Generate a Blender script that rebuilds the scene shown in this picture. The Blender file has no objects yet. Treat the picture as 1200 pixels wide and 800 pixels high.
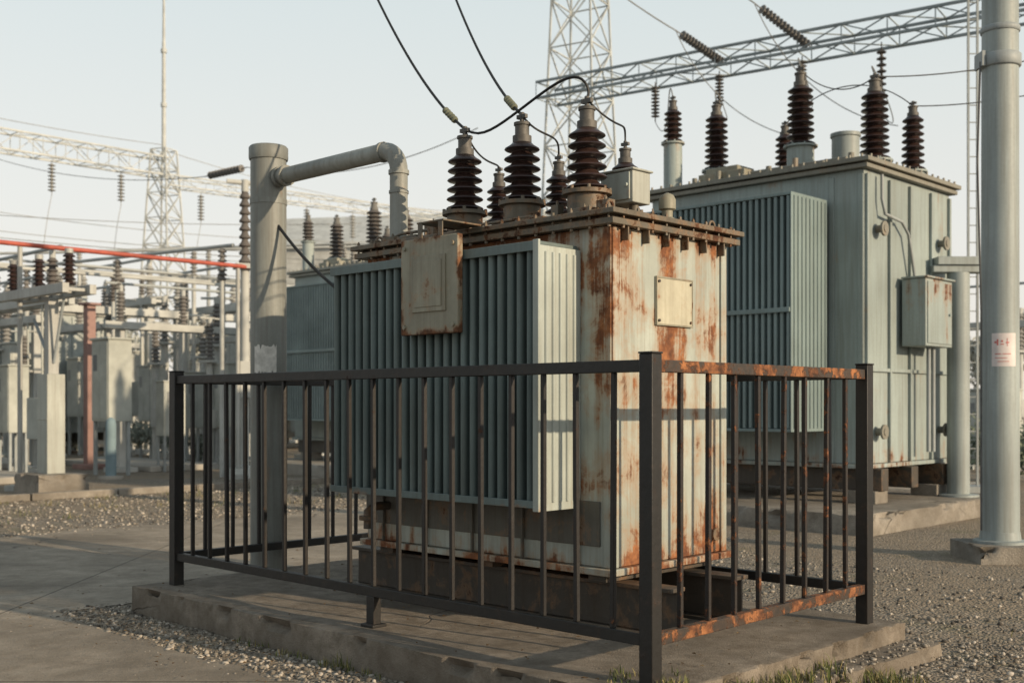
import bpy, math, random
import numpy as np
from mathutils import Vector, Matrix, noise
random.seed(7); np.random.seed(7)
scene = bpy.context.scene
COL = scene.collection
ROT = math.radians(-44)
CR, SR = math.cos(ROT), math.sin(ROT)

# ------------------------------------------------------------------ mesh builder
class MB:
    def __init__(s):
        s.v=[]; s.f=[]; s.m=[]; s.s=[]
    def add(s, vs, fs, mi=0, sm=False):
        o=len(s.v); s.v.extend([tuple(p) for p in vs])
        for f in fs:
            s.f.append(tuple(i+o for i in f)); s.m.append(mi); s.s.append(sm)
    def bx(s,x0,x1,y0,y1,z0,z1,mi=0):
        vs=[Vector((x,y,z)) for z in (z0,z1) for y in (y0,y1) for x in (x0,x1)]
        s.add(vs,[(0,2,3,1),(4,5,7,6),(0,1,5,4),(2,6,7,3),(0,4,6,2),(1,3,7,5)],mi)
    def cyl(s,p0,p1,r0,r1=None,n=12,mi=0,caps=True,sm=True):
        p0=Vector(p0);p1=Vector(p1)
        if r1 is None:r1=r0
        d=(p1-p0); 
        if d.length<1e-6:return
        d.normalize()
        a=Vector((0,0,1)) if abs(d.z)<.9 else Vector((1,0,0))
        u=d.cross(a).normalized(); w=d.cross(u)
        vs=[];off=math.pi/n
        for p,r in((p0,r0),(p1,r1)):
            for i in range(n):
                t=2*math.pi*i/n+off
                vs.append(p+u*math.cos(t)*r+w*math.sin(t)*r)
        fs=[(i,(i+1)%n,n+(i+1)%n,n+i) for i in range(n)]
        fs=[tuple(reversed(f)) for f in fs]
        s.add(vs,fs,mi,sm and n>5)
        if caps:
            s.add(vs[:n],[tuple(range(n))],mi); s.add(vs[n:],[tuple(reversed(range(n)))],mi)
    def lathe(s,o,prof,n=24,mi=0,sm=True,axis=None):
        o=Vector(o)
        if axis is None: u,w,d=Vector((1,0,0)),Vector((0,1,0)),Vector((0,0,1))
        else:
            d=Vector(axis).normalized(); a=Vector((0,0,1)) if abs(d.z)<.9 else Vector((1,0,0))
            u=a.cross(d).normalized(); w=d.cross(u)
        vs=[];fs=[]
        for r,z in prof:
            for i in range(n):
                t=2*math.pi*i/n
                vs.append(o+u*math.cos(t)*r+w*math.sin(t)*r+d*z)
        for j in range(len(prof)-1):
            for i in range(n):
                k=(i+1)%n
                fs.append((j*n+i,j*n+k,(j+1)*n+k,(j+1)*n+i))
        fs.append(tuple(reversed(range(n)))); L=(len(prof)-1)*n
        fs.append(tuple(L+i for i in range(n)))
        s.add(vs,fs,mi,sm)
    def tube(s,pts,r,n=8,mi=0):
        pts=[Vector(p) for p in pts]; vs=[];fs=[]
        up=Vector((0,0,1)); pu=None
        for i,p in enumerate(pts):
            d=(pts[min(i+1,len(pts)-1)]-pts[max(i-1,0)]).normalized()
            if pu is None:
                a=up if abs(d.z)<.9 else Vector((1,0,0)); pu=d.cross(a).normalized()
            else:
                pu=(pu-d*pu.dot(d)).normalized()
            w=d.cross(pu)
            for k in range(n):
                t=2*math.pi*k/n; vs.append(p+pu*math.cos(t)*r+w*math.sin(t)*r)
        for j in range(len(pts)-1):
            for k in range(n):
                q=(k+1)%n
                fs.append((j*n+q,j*n+k,(j+1)*n+k,(j+1)*n+q))
        L=(len(pts)-1)*n
        fs.append(tuple(range(n))); fs.append(tuple(L+n-1-i for i in range(n)))
        s.add(vs,fs,mi,True)
    def obj(s,name,mats,parent=None,loc=(0,0,0),rotz=0,bevel=0,label=None,category=None,group=None,kind=None,seg=2):
        me=bpy.data.meshes.new(name); me.from_pydata(s.v,[],s.f)
        if not isinstance(mats,(list,tuple)):mats=[mats]
        for m in mats: me.materials.append(m)
        me.polygons.foreach_set('material_index',s.m); me.polygons.foreach_set('use_smooth',s.s)
        me.update()
        try: me.set_sharp_from_angle(angle=math.radians(50))
        except Exception: pass
        ob=bpy.data.objects.new(name,me); COL.objects.link(ob)
        ob.location=loc; ob.rotation_euler=(0,0,rotz)
        if parent: ob.parent=parent
        if bevel:
            b=ob.modifiers.new('bevel','BEVEL'); b.width=bevel; b.segments=seg; b.limit_method='ANGLE'; b.angle_limit=math.radians(40)
        for k,val in(('label',label),('category',category),('group',group),('kind',kind)):
            if val: ob[k]=val
        return ob

def thing(name,loc,rotz,label,category,group=None):
    e=bpy.data.objects.new(name,None); COL.objects.link(e); e.location=loc; e.rotation_euler=(0,0,rotz)
    e.empty_display_size=.2
    e['label']=label; e['category']=category
    if group: e['group']=group
    return e
def kids(o): return [c for c in bpy.data.objects if c.parent==o]
def copy_thing(root,loc,rotz=None,scale=None,label=None,top=True):
    n=root.copy(); COL.objects.link(n)
    if top:
        n.location=loc
        if rotz is not None:n.rotation_euler=(0,0,rotz)
        if scale is not None:n.scale=(scale,)*3 if not isinstance(scale,tuple) else scale
        if label:n['label']=label
    for c in kids(root):
        if c.parent==root:
            k=copy_thing(c,None,top=False); k.parent=n
    return n
def A(x,y,z=0): # local frame of the main transformer -> world
    return Vector((.67+CR*x-SR*y, 5.53+SR*x+CR*y, z))
def I(ix,iy=None,Y=None,z=None):
    if Y is None: Y=1339*(1.55-z)/(iy-475)
    X=(ix-600)/1339*Y
    if z is None: z=1.55+(475-iy)*Y/1339
    return Vector((X,Y,z))

# ------------------------------------------------------------------ materials
BASE={}
def newmat(name):
    m=bpy.data.materials.new(name); m.use_nodes=True
    nt=m.node_tree; nt.nodes.clear()
    out=nt.nodes.new('ShaderNodeOutputMaterial'); b=nt.nodes.new('ShaderNodeBsdfPrincipled')
    nt.links.new(b.outputs[0],out.inputs[0])
    return m,nt,b
class N:
    def __init__(s,nt): s.nt=nt
    def n(s,t,**k):
        x=s.nt.nodes.new(t)
        for a,b in k.items(): setattr(x,a,b)
        return x
    def l(s,a,b): s.nt.links.new(a,b)
    def math(s,op,a,b=None,clamp=False):
        x=s.n('ShaderNodeMath',operation=op,use_clamp=clamp)
        for i,q in enumerate((a,b)):
            if q is None: continue
            if isinstance(q,(int,float)): x.inputs[i].default_value=q
            else: s.l(q,x.inputs[i])
        return x.outputs[0]
    def noise(s,vec,scale,detail=4,rough=.6,dist=0):
        x=s.n('ShaderNodeTexNoise'); x.inputs['Scale'].default_value=scale; x.inputs['Detail'].default_value=detail
        x.inputs['Roughness'].default_value=rough; x.inputs['Distortion'].default_value=dist
        s.l(vec,x.inputs['Vector']); return x.outputs[0]
    def ramp(s,fac,stops,interp='LINEAR'):
        x=s.n('ShaderNodeValToRGB'); cr=x.color_ramp; cr.interpolation=interp
        while len(cr.elements)<len(stops): cr.elements.new(.5)
        for e,(p,c) in zip(cr.elements,stops):
            e.position=p; e.color=(c,c,c,1) if isinstance(c,(int,float)) else (*c,1)
        s.l(fac,x.inputs[0]); return x.outputs[0]
    def mix(s,fac,a,b,mode='MIX'):
        x=s.n('ShaderNodeMix',data_type='RGBA',blend_type=mode)
        for i,q in((0,fac),(6,a),(7,b)):
            if isinstance(q,(int,float)): x.inputs[i].default_value=q
            elif isinstance(q,tuple): x.inputs[i].default_value=(*q,1)
            else: s.l(q,x.inputs[i])
        return x.outputs[2]
    def mapv(s,vec,sc,loc=None):
        x=s.n('ShaderNodeMapping'); x.inputs['Scale'].default_value=sc
        if loc: x.inputs['Location'].default_value=loc
        s.l(vec,x.inputs[0]); return x.outputs[0]

def paint(name,base,rust=.3,rscale=2.5,streak=.5,rough=.55,metal=0.,bump=.25,edges=(),spots=(),dirt=.35,rustdark=False,spec=.4,halo_k=.45,rc=None,soft=.03,halo_w=.13,halo_c=(.28,.15,.07)):
    """weathered painted steel: base paint, grime streaks, rust patches"""
    m,nt,b=newmat(name); g=N(nt); BASE[name]=base
    tc=g.n('ShaderNodeTexCoord').outputs['Object']
    oi=g.n('ShaderNodeObjectInfo').outputs['Random']
    off=g.n('ShaderNodeVectorMath',operation='ADD'); g.l(tc,off.inputs[0])
    cmb=g.n('ShaderNodeCombineXYZ'); r10=g.math('MULTIPLY',oi,23.); g.l(r10,cmb.inputs[0]); g.l(r10,cmb.inputs[2]); g.l(cmb.outputs[0],off.inputs[1])
    v=off.outputs[0]
    n1=g.noise(v,rscale,7,.68,.3); n2=g.noise(v,rscale*.35,3,.6); n3=g.noise(v,30,4,.6)
    st=g.noise(g.mapv(v,(9,9,.55)),1.2,4,.7)
    st2=g.noise(g.mapv(v,(28,28,1.2)),1.,2,.6)
    c0=tuple(x*.76 for x in base); c1=tuple(min(1,x*1.16) for x in base)
    col=g.mix(g.ramp(n2,[(.3,0.),(.7,1.)]),c0,c1)
    col=g.mix(g.ramp(n3,[(.35,0.),(.75,.22)]),col,tuple(x*.6 for x in base))
    grime=g.ramp(g.math('ADD',g.math('MULTIPLY',st,.6),g.math('MULTIPLY',st2,.4)),[(.43,0.),(.68,1.)])
    col=g.mix(g.math('MULTIPLY',grime,dirt),col,(base[0]*.35+.02,base[1]*.3+.012,base[2]*.25+.006))
    s=g.math('ADD',n1,g.math('MULTIPLY',g.math('SUBTRACT',st,.5),streak))
    sep=g.n('ShaderNodeSeparateXYZ'); g.l(tc,sep.inputs[0])
    def fall(ax,cen,w):
        d=g.math('ABSOLUTE',g.math('SUBTRACT',sep.outputs[ax],cen))
        return g.math('SUBTRACT',1.,g.math('DIVIDE',d,w),clamp=True)
    for ax,cen,w,gain in edges:
        s=g.math('ADD',s,g.math('MULTIPLY',fall(ax,cen,w),gain))
    for (a0,c0_,w0,a1,c1_,w1,gain) in spots:
        e=g.math('MULTIPLY',fall(a0,c0_,w0),fall(a1,c1_,w1))
        s=g.math('ADD',s,g.math('MULTIPLY',e,gain))
    t=.86-.45*rust
    mask=g.ramp(s,[(max(0,t-soft),0.),(min(1,t+soft),1.)])
    halo=g.ramp(s,[(max(0,t-halo_w),0.),(t,halo_k)])
    if rc is None:
        if rustdark: rc=[(.3,(.010,.008,.007)),(.55,(.028,.015,.010)),(.75,(.065,.030,.016))]
        else: rc=[(.28,(.025,.013,.009)),(.5,(.10,.038,.018)),(.72,(.24,.09,.035))]
    rcol=g.ramp(g.noise(v,11,6,.7),rc)
    col=g.mix(halo,col,halo_c if not rustdark else (.035,.022,.016))
    col=g.mix(mask,col,rcol)
    g.l(col,b.inputs['Base Color'])
    g.l(g.math('ADD',g.math('MULTIPLY',mask,.9-rough),g.math('ADD',rough-.08,g.math('MULTIPLY',n3,.16))),b.inputs['Roughness'])
    b.inputs['Metallic'].default_value=metal; b.inputs['Specular IOR Level'].default_value=spec
    bp=g.n('ShaderNodeBump'); bp.inputs['Strength'].default_value=bump; bp.inputs['Distance'].default_value=.01
    h=g.math('ADD',g.math('MULTIPLY',n3,.35),g.math('MULTIPLY',mask,.6))
    g.l(h,bp.inputs['Height']); g.l(bp.outputs[0],b.inputs['Normal'])
    return m

def simple(name,base,rough=.6,metal=0.,var=.25,scale=6.,bump=.1,spec=.4,coat=0,d=5):
    m,nt,b=newmat(name); g=N(nt); BASE[name]=base
    tc=g.n('ShaderNodeTexCoord').outputs['Object']
    n1=g.noise(tc,scale,d,.65)
    col=g.mix(g.ramp(n1,[(.3,0.),(.72,1.)]),tuple(x*(1-var) for x in base),tuple(min(1,x*(1+var)) for x in base))
    g.l(col,b.inputs['Base Color'])
    b.inputs['Roughness'].default_value=rough
    b.inputs['Metallic'].default_value=metal; b.inputs['Specular IOR Level'].default_value=spec
    b.inputs['Coat Weight'].default_value=coat
    if bump:
        n2=g.noise(tc,scale*7,3,.6)
        bp=g.n('ShaderNodeBump'); bp.inputs['Strength'].default_value=bump; bp.inputs['Distance'].default_value=.01
        g.l(n2,bp.inputs['Height']); g.l(bp.outputs[0],b.inputs['Normal'])
    return m

ORC=[(.28,(.05,.022,.013)),(.48,(.15,.058,.026)),(.68,(.30,.125,.05))]
M_tank=paint('tank_paint',(.35,.38,.345),rust=.28,rscale=3.6,streak=.7,dirt=.5,bump=.4,soft=.05,halo_w=.20,halo_k=.6,halo_c=(.30,.165,.075),rc=ORC,
   edges=[(2,2.66,.2,.15),(2,.57,.16,.22),(0,-.854,.05,.08)],
   spots=[(1,1.36,.24,2,2.0,.45,.22),(1,1.30,.10,2,2.62,.5,.25),(1,.76,.14,2,2.45,.6,.28),(1,.76,.10,2,1.75,.35,.26),(1,.78,.10,2,1.1,.3,.24),
          (1,1.95,.10,2,2.3,.6,.16),(1,1.7,.4,2,.72,.26,.24),(1,1.05,.25,2,.68,.2,.18),(1,1.9,.12,2,1.35,.4,.15),(1,1.0,.08,2,2.55,.4,.12)])
M_shade=paint('shade_panel_paint',(.10,.098,.085),rust=.46,rscale=4,streak=.5,dirt=.6,bump=.4,rc=[(.28,(.02,.012,.009)),(.5,(.05,.025,.015)),(.72,(.11,.05,.025))])  # shade below the radiator put into a dark colour, plus rust
M_cover=paint('cover_rusty_paint',(.12,.105,.08),rust=.62,rscale=6,streak=.2,dirt=.6,bump=.7,rc=[(.28,(.02,.011,.008)),(.5,(.07,.03,.015)),(.72,(.18,.075,.03))])
M_fin=paint('radiator_shaded_paint',(.12,.16,.16),rust=.10,rscale=3.5,streak=.4,dirt=.4,bump=.12,edges=[(2,.95,.07,.2),(2,2.51,.06,.12)])  # fin front: shade is put into this darker colour
M_finside=paint('radiator_lit_side_paint',(.36,.40,.375),rust=.18,rscale=3,streak=.5,dirt=.4,bump=.2,edges=[(2,.94,.12,.2),(2,2.52,.08,.12)],rc=ORC,soft=.05)  # same radiator, colour lightened for its sunlit side
M_plate=paint('plate_paint',(.25,.24,.185),rust=.40,rscale=5,streak=.4,dirt=.55,bump=.4,soft=.05,rc=[(.28,(.03,.017,.012)),(.5,(.10,.045,.022)),(.72,(.20,.085,.035))],edges=[(0,-.265,.05,.2),(0,.265,.05,.18),(2,0,.06,.2),(2,.615,.06,.18)])
M_plate2=paint('warning_plate_paint',(.42,.40,.31),rust=.36,rscale=6,streak=.4,dirt=.35,bump=.3,rc=ORC,soft=.06)
M_skid=paint('skid_paint',(.06,.052,.043),rust=.5,rscale=4,streak=.2,dirt=.6,bump=.5,rc=[(.28,(.015,.010,.008)),(.5,(.04,.022,.014)),(.72,(.09,.045,.024))])
M_fence=paint('fence_paint',(.013,.013,.013),rust=.40,rscale=8,streak=.3,rough=.5,dirt=.2,bump=.6,rustdark=True,rc=[(.3,(.012,.009,.008)),(.5,(.035,.018,.012)),(.75,(.11,.048,.022))])
M_fencer=paint('fence_rusty_paint',(.03,.025,.022),rust=.78,rscale=9,streak=.3,rough=.6,dirt=.2,bump=.9,halo_k=.3,rc=[(.28,(.02,.012,.009)),(.46,(.12,.048,.022)),(.66,(.34,.14,.055))],halo_c=(.12,.06,.03))
M_fencebar=paint('fence_bar_paint',(.014,.013,.013),rust=.45,rscale=12,streak=.2,rough=.55,dirt=.2,bump=.7,halo_k=.2,rustdark=True,rc=[(.3,(.012,.009,.008)),(.5,(.06,.028,.015)),(.70,(.22,.09,.036))])
M_fencebar2=paint('fence_bar_rusty_paint',(.018,.015,.014),rust=.62,rscale=12,streak=.2,rough=.6,dirt=.2,bump=.9,halo_k=.2,rustdark=True,rc=[(.3,(.015,.010,.008)),(.48,(.10,.04,.02)),(.68,(.30,.12,.045))])
M_post=paint('post_paint',(.205,.218,.205),rust=.16,rscale=3,streak=.7,dirt=.55,bump=.25)
M_pipe=paint('pipe_paint',(.25,.262,.245),rust=.24,rscale=5,streak=.5,dirt=.5,bump=.25)
M_porc=simple('brown_porcelain',(.030,.016,.013),rough=.38,var=.6,scale=9,bump=.0,spec=.5,coat=.15)
M_metal=simple('dull_grey_metal',(.09,.085,.078),rough=.6,metal=.1,var=.4,scale=14)
M_fitting=simple('verdigris_fitting',(.13,.14,.10),rough=.7,var=.4,scale=30)
M_wire=simple('black_cable',(.012,.012,.012),rough=.6,var=.3,bump=0,d=2)
M_bwire=simple('aluminium_wire',(.09,.09,.09),rough=.6,var=.3,bump=0,d=2)
M_bt=paint('bay_tank_paint',(.27,.32,.315),rust=.20,rscale=1.6,streak=.6,dirt=.5,bump=.2,edges=[(2,4.7,.3,.10),(2,.75,.5,.16)])
M_bfin=paint('bay_fin_paint',(.18,.24,.245),rust=.05,rscale=1.6,streak=.5,dirt=.35,bump=.1)
M_bcov=paint('bay_cover_paint',(.20,.195,.165),rust=.38,rscale=2,streak=.3,dirt=.4,bump=.2)
M_galv=paint('galvanised_steel',(.37,.38,.365),rust=.08,rscale=2,streak=.4,dirt=.4,metal=.05,bump=.1)
M_galvd=paint('galvanised_steel_dull',(.27,.30,.31),rust=.05,rscale=2,streak=.4,dirt=.3,bump=.1)
M_pole=paint('pole_paint',(.285,.325,.325),rust=.14,rscale=2,streak=.6,dirt=.45,bump=.15)
M_beam=simple('weathered_blue_grey_steel',(.22,.26,.28),rough=.7,var=.25,scale=1.5,bump=0,d=3)
M_haze=simple('hazed_pale_steel',(.42,.45,.45),rough=.8,var=.15,scale=1,bump=0,d=2)  # distance haze put into the steel colour as a paler tone
M_palepaint=paint('pale_cabinet_paint',(.36,.38,.35),rust=.14,rscale=2,streak=.5,dirt=.45,bump=.1)
M_red=simple('red_paint',(.34,.075,.05),rough=.6,var=.3,scale=4)
M_redd=simple('dull_red_paint',(.22,.07,.05),rough=.75,var=.3,scale=4)
M_blue=simple('blue_grey_paint',(.12,.20,.24),rough=.6,var=.25)
M_signw=simple('white_sign_enamel',(.50,.49,.46),rough=.6,var=.35,scale=14)
M_signp=simple('pinkish_sign_enamel',(.56,.51,.50),rough=.5,var=.12)
M_signr=simple('faded_red_sign_ink',(.46,.15,.14),rough=.6,var=.2)
M_wall=simple('pale_render',(.46,.46,.43),rough=.9,var=.15,scale=1.,bump=0)
M_glass=simple('dark_window_glass',(.10,.11,.12),rough=.3,var=.2,bump=0)
M_roof=simple('grey_roof',(.34,.36,.37),rough=.85,var=.2,scale=2.,bump=0)

def concrete(name,base,joints=0,scale=1.,stain=.65):
    m,nt,b=newmat(name); g=N(nt); BASE[name]=base
    tc=g.n('ShaderNodeTexCoord').outputs['Object']
    n1=g.noise(tc,.7*scale,6,.65,.4); n2=g.noise(tc,5*scale,6,.7); n3=g.noise(tc,60*scale,4,.7)
    col=g.mix(g.ramp(n1,[(.34,0.),(.64,1.)]),tuple(x*.55 for x in base),tuple(x*1.2 for x in base))
    col=g.mix(g.ramp(n2,[(.40,0.),(.70,stain)]),col,(base[0]*.45,base[1]*.42,base[2]*.38))
    col=g.mix(g.ramp(n3,[(.3,.35),(.6,0.)]),col,tuple(x*.4 for x in base))
    vo=g.n('ShaderNodeTexVoronoi',feature='DISTANCE_TO_EDGE'); vo.inputs['Scale'].default_value=.4*scale
    wob=g.n('ShaderNodeVectorMath',operation='ADD'); g.l(tc,wob.inputs[0])
    cn=g.n('ShaderNodeTexNoise'); cn.inputs['Scale'].default_value=2.5; cn.inputs['Detail'].default_value=5; g.l(tc,cn.inputs['Vector'])
    sc=g.n('ShaderNodeVectorMath',operation='SCALE'); sc.inputs[3].default_value=.35; g.l(cn.outputs['Color'],sc.inputs[0]); g.l(sc.outputs[0],wob.inputs[1])
    g.l(wob.outputs[0],vo.inputs['Vector'])
    crack=g.ramp(vo.outputs[0],[(0.,.8),(.006,0.)])
    crack=g.math('MULTIPLY',crack,g.ramp(g.noise(tc,.5,2),[(.5,0.),(.6,1.)]))
    h=g.math('ADD',g.math('MULTIPLY',n2,.6),g.math('MULTIPLY',n3,.5))
    if joints:
        sep=g.n('ShaderNodeSeparateXYZ'); g.l(tc,sep.inputs[0])
        for ax in(0,1):
            q=g.math('FRACT',g.math('DIVIDE',g.math('ADD',sep.outputs[ax],100.7),joints))
            ln=g.math('MULTIPLY',g.math('LESS_THAN',g.math('ABSOLUTE',g.math('SUBTRACT',q,.5)),.005/joints*2),.7)
            crack=g.math('MAXIMUM',crack,ln)
    col=g.mix(crack,col,tuple(x*.22 for x in base))
    h=g.math('SUBTRACT',h,crack)
    g.l(col,b.inputs['Base Color']); b.inputs['Roughness'].default_value=.9; b.inputs['Specular IOR Level'].default_value=.25
    bp=g.n('ShaderNodeBump'); bp.inputs['Strength'].default_value=.9; bp.inputs['Distance'].default_value=.025
    g.l(h,bp.inputs['Height']); g.l(bp.outputs[0],b.inputs['Normal'])
    return m
M_conc=concrete('plinth_concrete',(.26,.225,.185),scale=1.6,stain=.85)
M_road=concrete('road_concrete',(.33,.285,.23),joints=3.4,stain=.6)
M_pad=concrete('pad_concrete',(.28,.255,.22))

def gravelground():
    m,nt,b=newmat('gravel_ground'); g=N(nt)
    tc=g.n('ShaderNodeTexCoord').outputs['Object']
    vo=g.n('ShaderNodeTexVoronoi'); vo.inputs['Scale'].default_value=42; g.l(tc,vo.inputs['Vector'])
    sep=g.n('ShaderNodeSeparateColor'); g.l(vo.outputs['Color'],sep.inputs[0])
    col=g.ramp(sep.outputs[0],[(0.,(.08,.070,.060)),(.4,(.175,.155,.13)),(.75,(.25,.222,.185)),(1.,(.37,.33,.28))])
    big=g.noise(tc,.35,5,.6)
    col=g.mix(g.ramp(big,[(.35,.0),(.62,.8)]),col,(.25,.20,.145))
    col=g.mix(g.ramp(g.noise(tc,.9,6,.7),[(.56,0.),(.72,.6)]),col,(.10,.105,.045))
    g.l(col,b.inputs['Base Color']); b.inputs['Roughness'].default_value=.95; b.inputs['Specular IOR Level'].default_value=.2
    bp=g.n('ShaderNodeBump'); bp.inputs['Strength'].default_value=.9; bp.inputs['Distance'].default_value=.02
    g.l(g.math('SUBTRACT',1.,vo.outputs['Distance']),bp.inputs['Height']); g.l(bp.outputs[0],b.inputs['Normal'])
    return m
M_ground=gravelground()
def island(name,stops,rough=.9):
    m,nt,b=newmat(name); g=N(nt); BASE[name]=stops[1][1]
    ge=g.n('ShaderNodeNewGeometry'); g.l(g.ramp(ge.outputs['Random Per Island'],stops),b.inputs['Base Color'])
    b.inputs['Roughness'].default_value=rough; b.inputs['Specular IOR Level'].default_value=.2; return m
M_stone=island('gravel_stone',[(0.,(.08,.071,.062)),(.4,(.175,.157,.132)),(.75,(.26,.232,.195)),(1.,(.42,.38,.33))])
M_grass=island('dry_grass',[(0.,(.05,.075,.02)),(.5,(.12,.13,.045)),(1.,(.30,.24,.12))])
M_leaf=island('foliage',[(0.,(.06,.085,.045)),(.5,(.10,.13,.07)),(1.,(.16,.18,.11))])
M_dead=island('dead_leaf',[(0.,(.06,.035,.02)),(.5,(.14,.085,.04)),(1.,(.26,.18,.09))])
M_bark=simple('bark',(.10,.08,.06),rough=.95,bump=0)

# ------------------------------------------------------------------ ground
g=MB(); g.add([(-900,-300,0),(900,-300,0),(900,1500,0),(-900,1500,0)],[(0,1,2,3)])
g.obj('ground',M_ground,kind='structure')
def rag(p,q,n,amp,seed):
    out=[]
    for i in range(n+1):
        t=i/n; x=p[0]+(q[0]-p[0])*t; y=p[1]+(q[1]-p[1])*t
        e=noise.noise(Vector((x*1.7,y*1.7,seed)))*amp+noise.noise(Vector((x*6,y*6,seed)))*amp*.4
        dx,dy=q[0]-p[0],q[1]-p[1]; l=math.hypot(dx,dy); out.append((x-dy/l*e,y+dx/l*e))
    return out
g=MB()
front=rag((7,-.70),(-5.0,-.70),120,.07,3)
side=rag((-5.0,-.70),(-5.0,20),160,.07,5); lside=rag((-10.4,-.70),(-10.4,20),160,.35,11)
vs=[];fs=[]
for (x,y) in front: vs+= [A(x,-14,.006),A(x,y,.006)]
for i in range(len(front)-1): fs.append((2*i,2*i+1,2*i+3,2*i+2))
g.add(vs,fs)
vs=[];fs=[]
for (x,y),(lx,ly) in zip(side,lside): vs+= [A(lx,y,.006),A(x,y,.006)]
for i in range(len(side)-1): fs.append((2*i,2*i+1,2*i+3,2*i+2))
g.add(vs,fs)
g.add([A(-10.4,-14,.006),A(front[-1][0],-14,.006),A(side[0][0],side[0][1],.006),A(lside[0][0],side[0][1],.006)],[(0,1,2,3)])
g.add([A(-10.4,20,.006),A(-5,20,.006),A(-5,60,.006),A(-10.4,60,.006)],[(0,1,2,3)])
g.obj('road',M_road,kind='structure')
g=MB()
fr=rag((1.95,3.6),(14,3.6),80,.05,8)
vs=[];fs=[]
for (x,y) in fr: vs+=[A(x,y,.006),A(x,4.75,.006)]
for i in range(len(fr)-1): fs.append((2*i,2*i+2,2*i+3,2*i+1))
g.add(vs,fs)
g.obj('path',M_pad,kind='structure')
g=MB()
for i in range(15): g.bx(1.95+i*.8,2.73+i*.8,4.76,4.88,0,.09)
g.obj('kerb',M_pad,loc=(.67,5.53,0),rotz=ROT,kind='structure',bevel=.012)
g=MB()
for i in range(24): g.bx(-15.3,-15.15,-10+i*1.5,-8.53+i*1.5,0,.12)
g.obj('kerb',M_pad,loc=(.67,5.53,0),rotz=ROT,kind='structure',bevel=.012)

# plinth
def roughslab(x0,x1,y0,y1,z0,z1,nx,ny,nz,amp,seed,ck=1.):
    vs=[];fs=[];idx={}
    def key(i,j,k):
        if (i,j,k) not in idx:
            p=Vector((x0+(x1-x0)*i/nx,y0+(y1-y0)*j/ny,z0+(z1-z0)*k/nz))
            ex=min(i,nx-i)==0; ey=min(j,ny-j)==0; top=k==nz; near=k>=nz-1
            d=noise.noise(p*1.9+Vector((seed,0,0)))*amp
            c=noise.noise(p*5.5+Vector((seed,9,0))); c2=noise.noise(Vector((p.x*17,p.y*17,seed)))
            chip=(max(0,c-.12)*.22 if near else max(0,c-.3)*.06)*ck
            chip+=max(0,c2)*.010
            if ex: p.x+=(d-chip)*(1 if i else -1)
            if ey: p.y+=(d-chip)*(1 if j else -1)
            if top and (ex or ey): p.z-=.004+chip*.8
            elif top: p.z+=noise.noise(p*2.5)*.003
            idx[(i,j,k)]=len(vs); vs.append(p)
        return idx[(i,j,k)]
    for i in range(nx):
        for j in range(ny):
            fs.append((key(i,j,nz),key(i+1,j,nz),key(i+1,j+1,nz),key(i,j+1,nz)))
    for k in range(nz):
        for i in range(nx):
            fs.append((key(i,0,k),key(i+1,0,k),key(i+1,0,k+1),key(i,0,k+1)))
            fs.append((key(i+1,ny,k),key(i,ny,k),key(i,ny,k+1),key(i+1,ny,k+1)))
        for j in range(ny):
            fs.append((key(0,j+1,k),key(0,j,k),key(0,j,k+1),key(0,j+1,k+1)))
            fs.append((key(nx,j,k),key(nx,j+1,k),key(nx,j+1,k+1),key(nx,j,k+1)))
    return vs,fs
pl=thing('concrete_plinth',(.67,5.53,0),ROT,'weathered chipped concrete plinth under the rusty transformer and fence','plinth')
g=MB(); v,f=roughslab(-4.66,.17,-.27,2.40,-.02,.2,260,140,5,.018,1,1.2); g.add(v,f); g.obj('slab',M_conc,parent=pl)
g=MB(); v,f=roughslab(-4.0,.36,-.18,2.46,-.02,.09,140,70,2,.04,5,1.4); g.add(v,f); g.obj('footing',M_conc,parent=pl)

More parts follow.
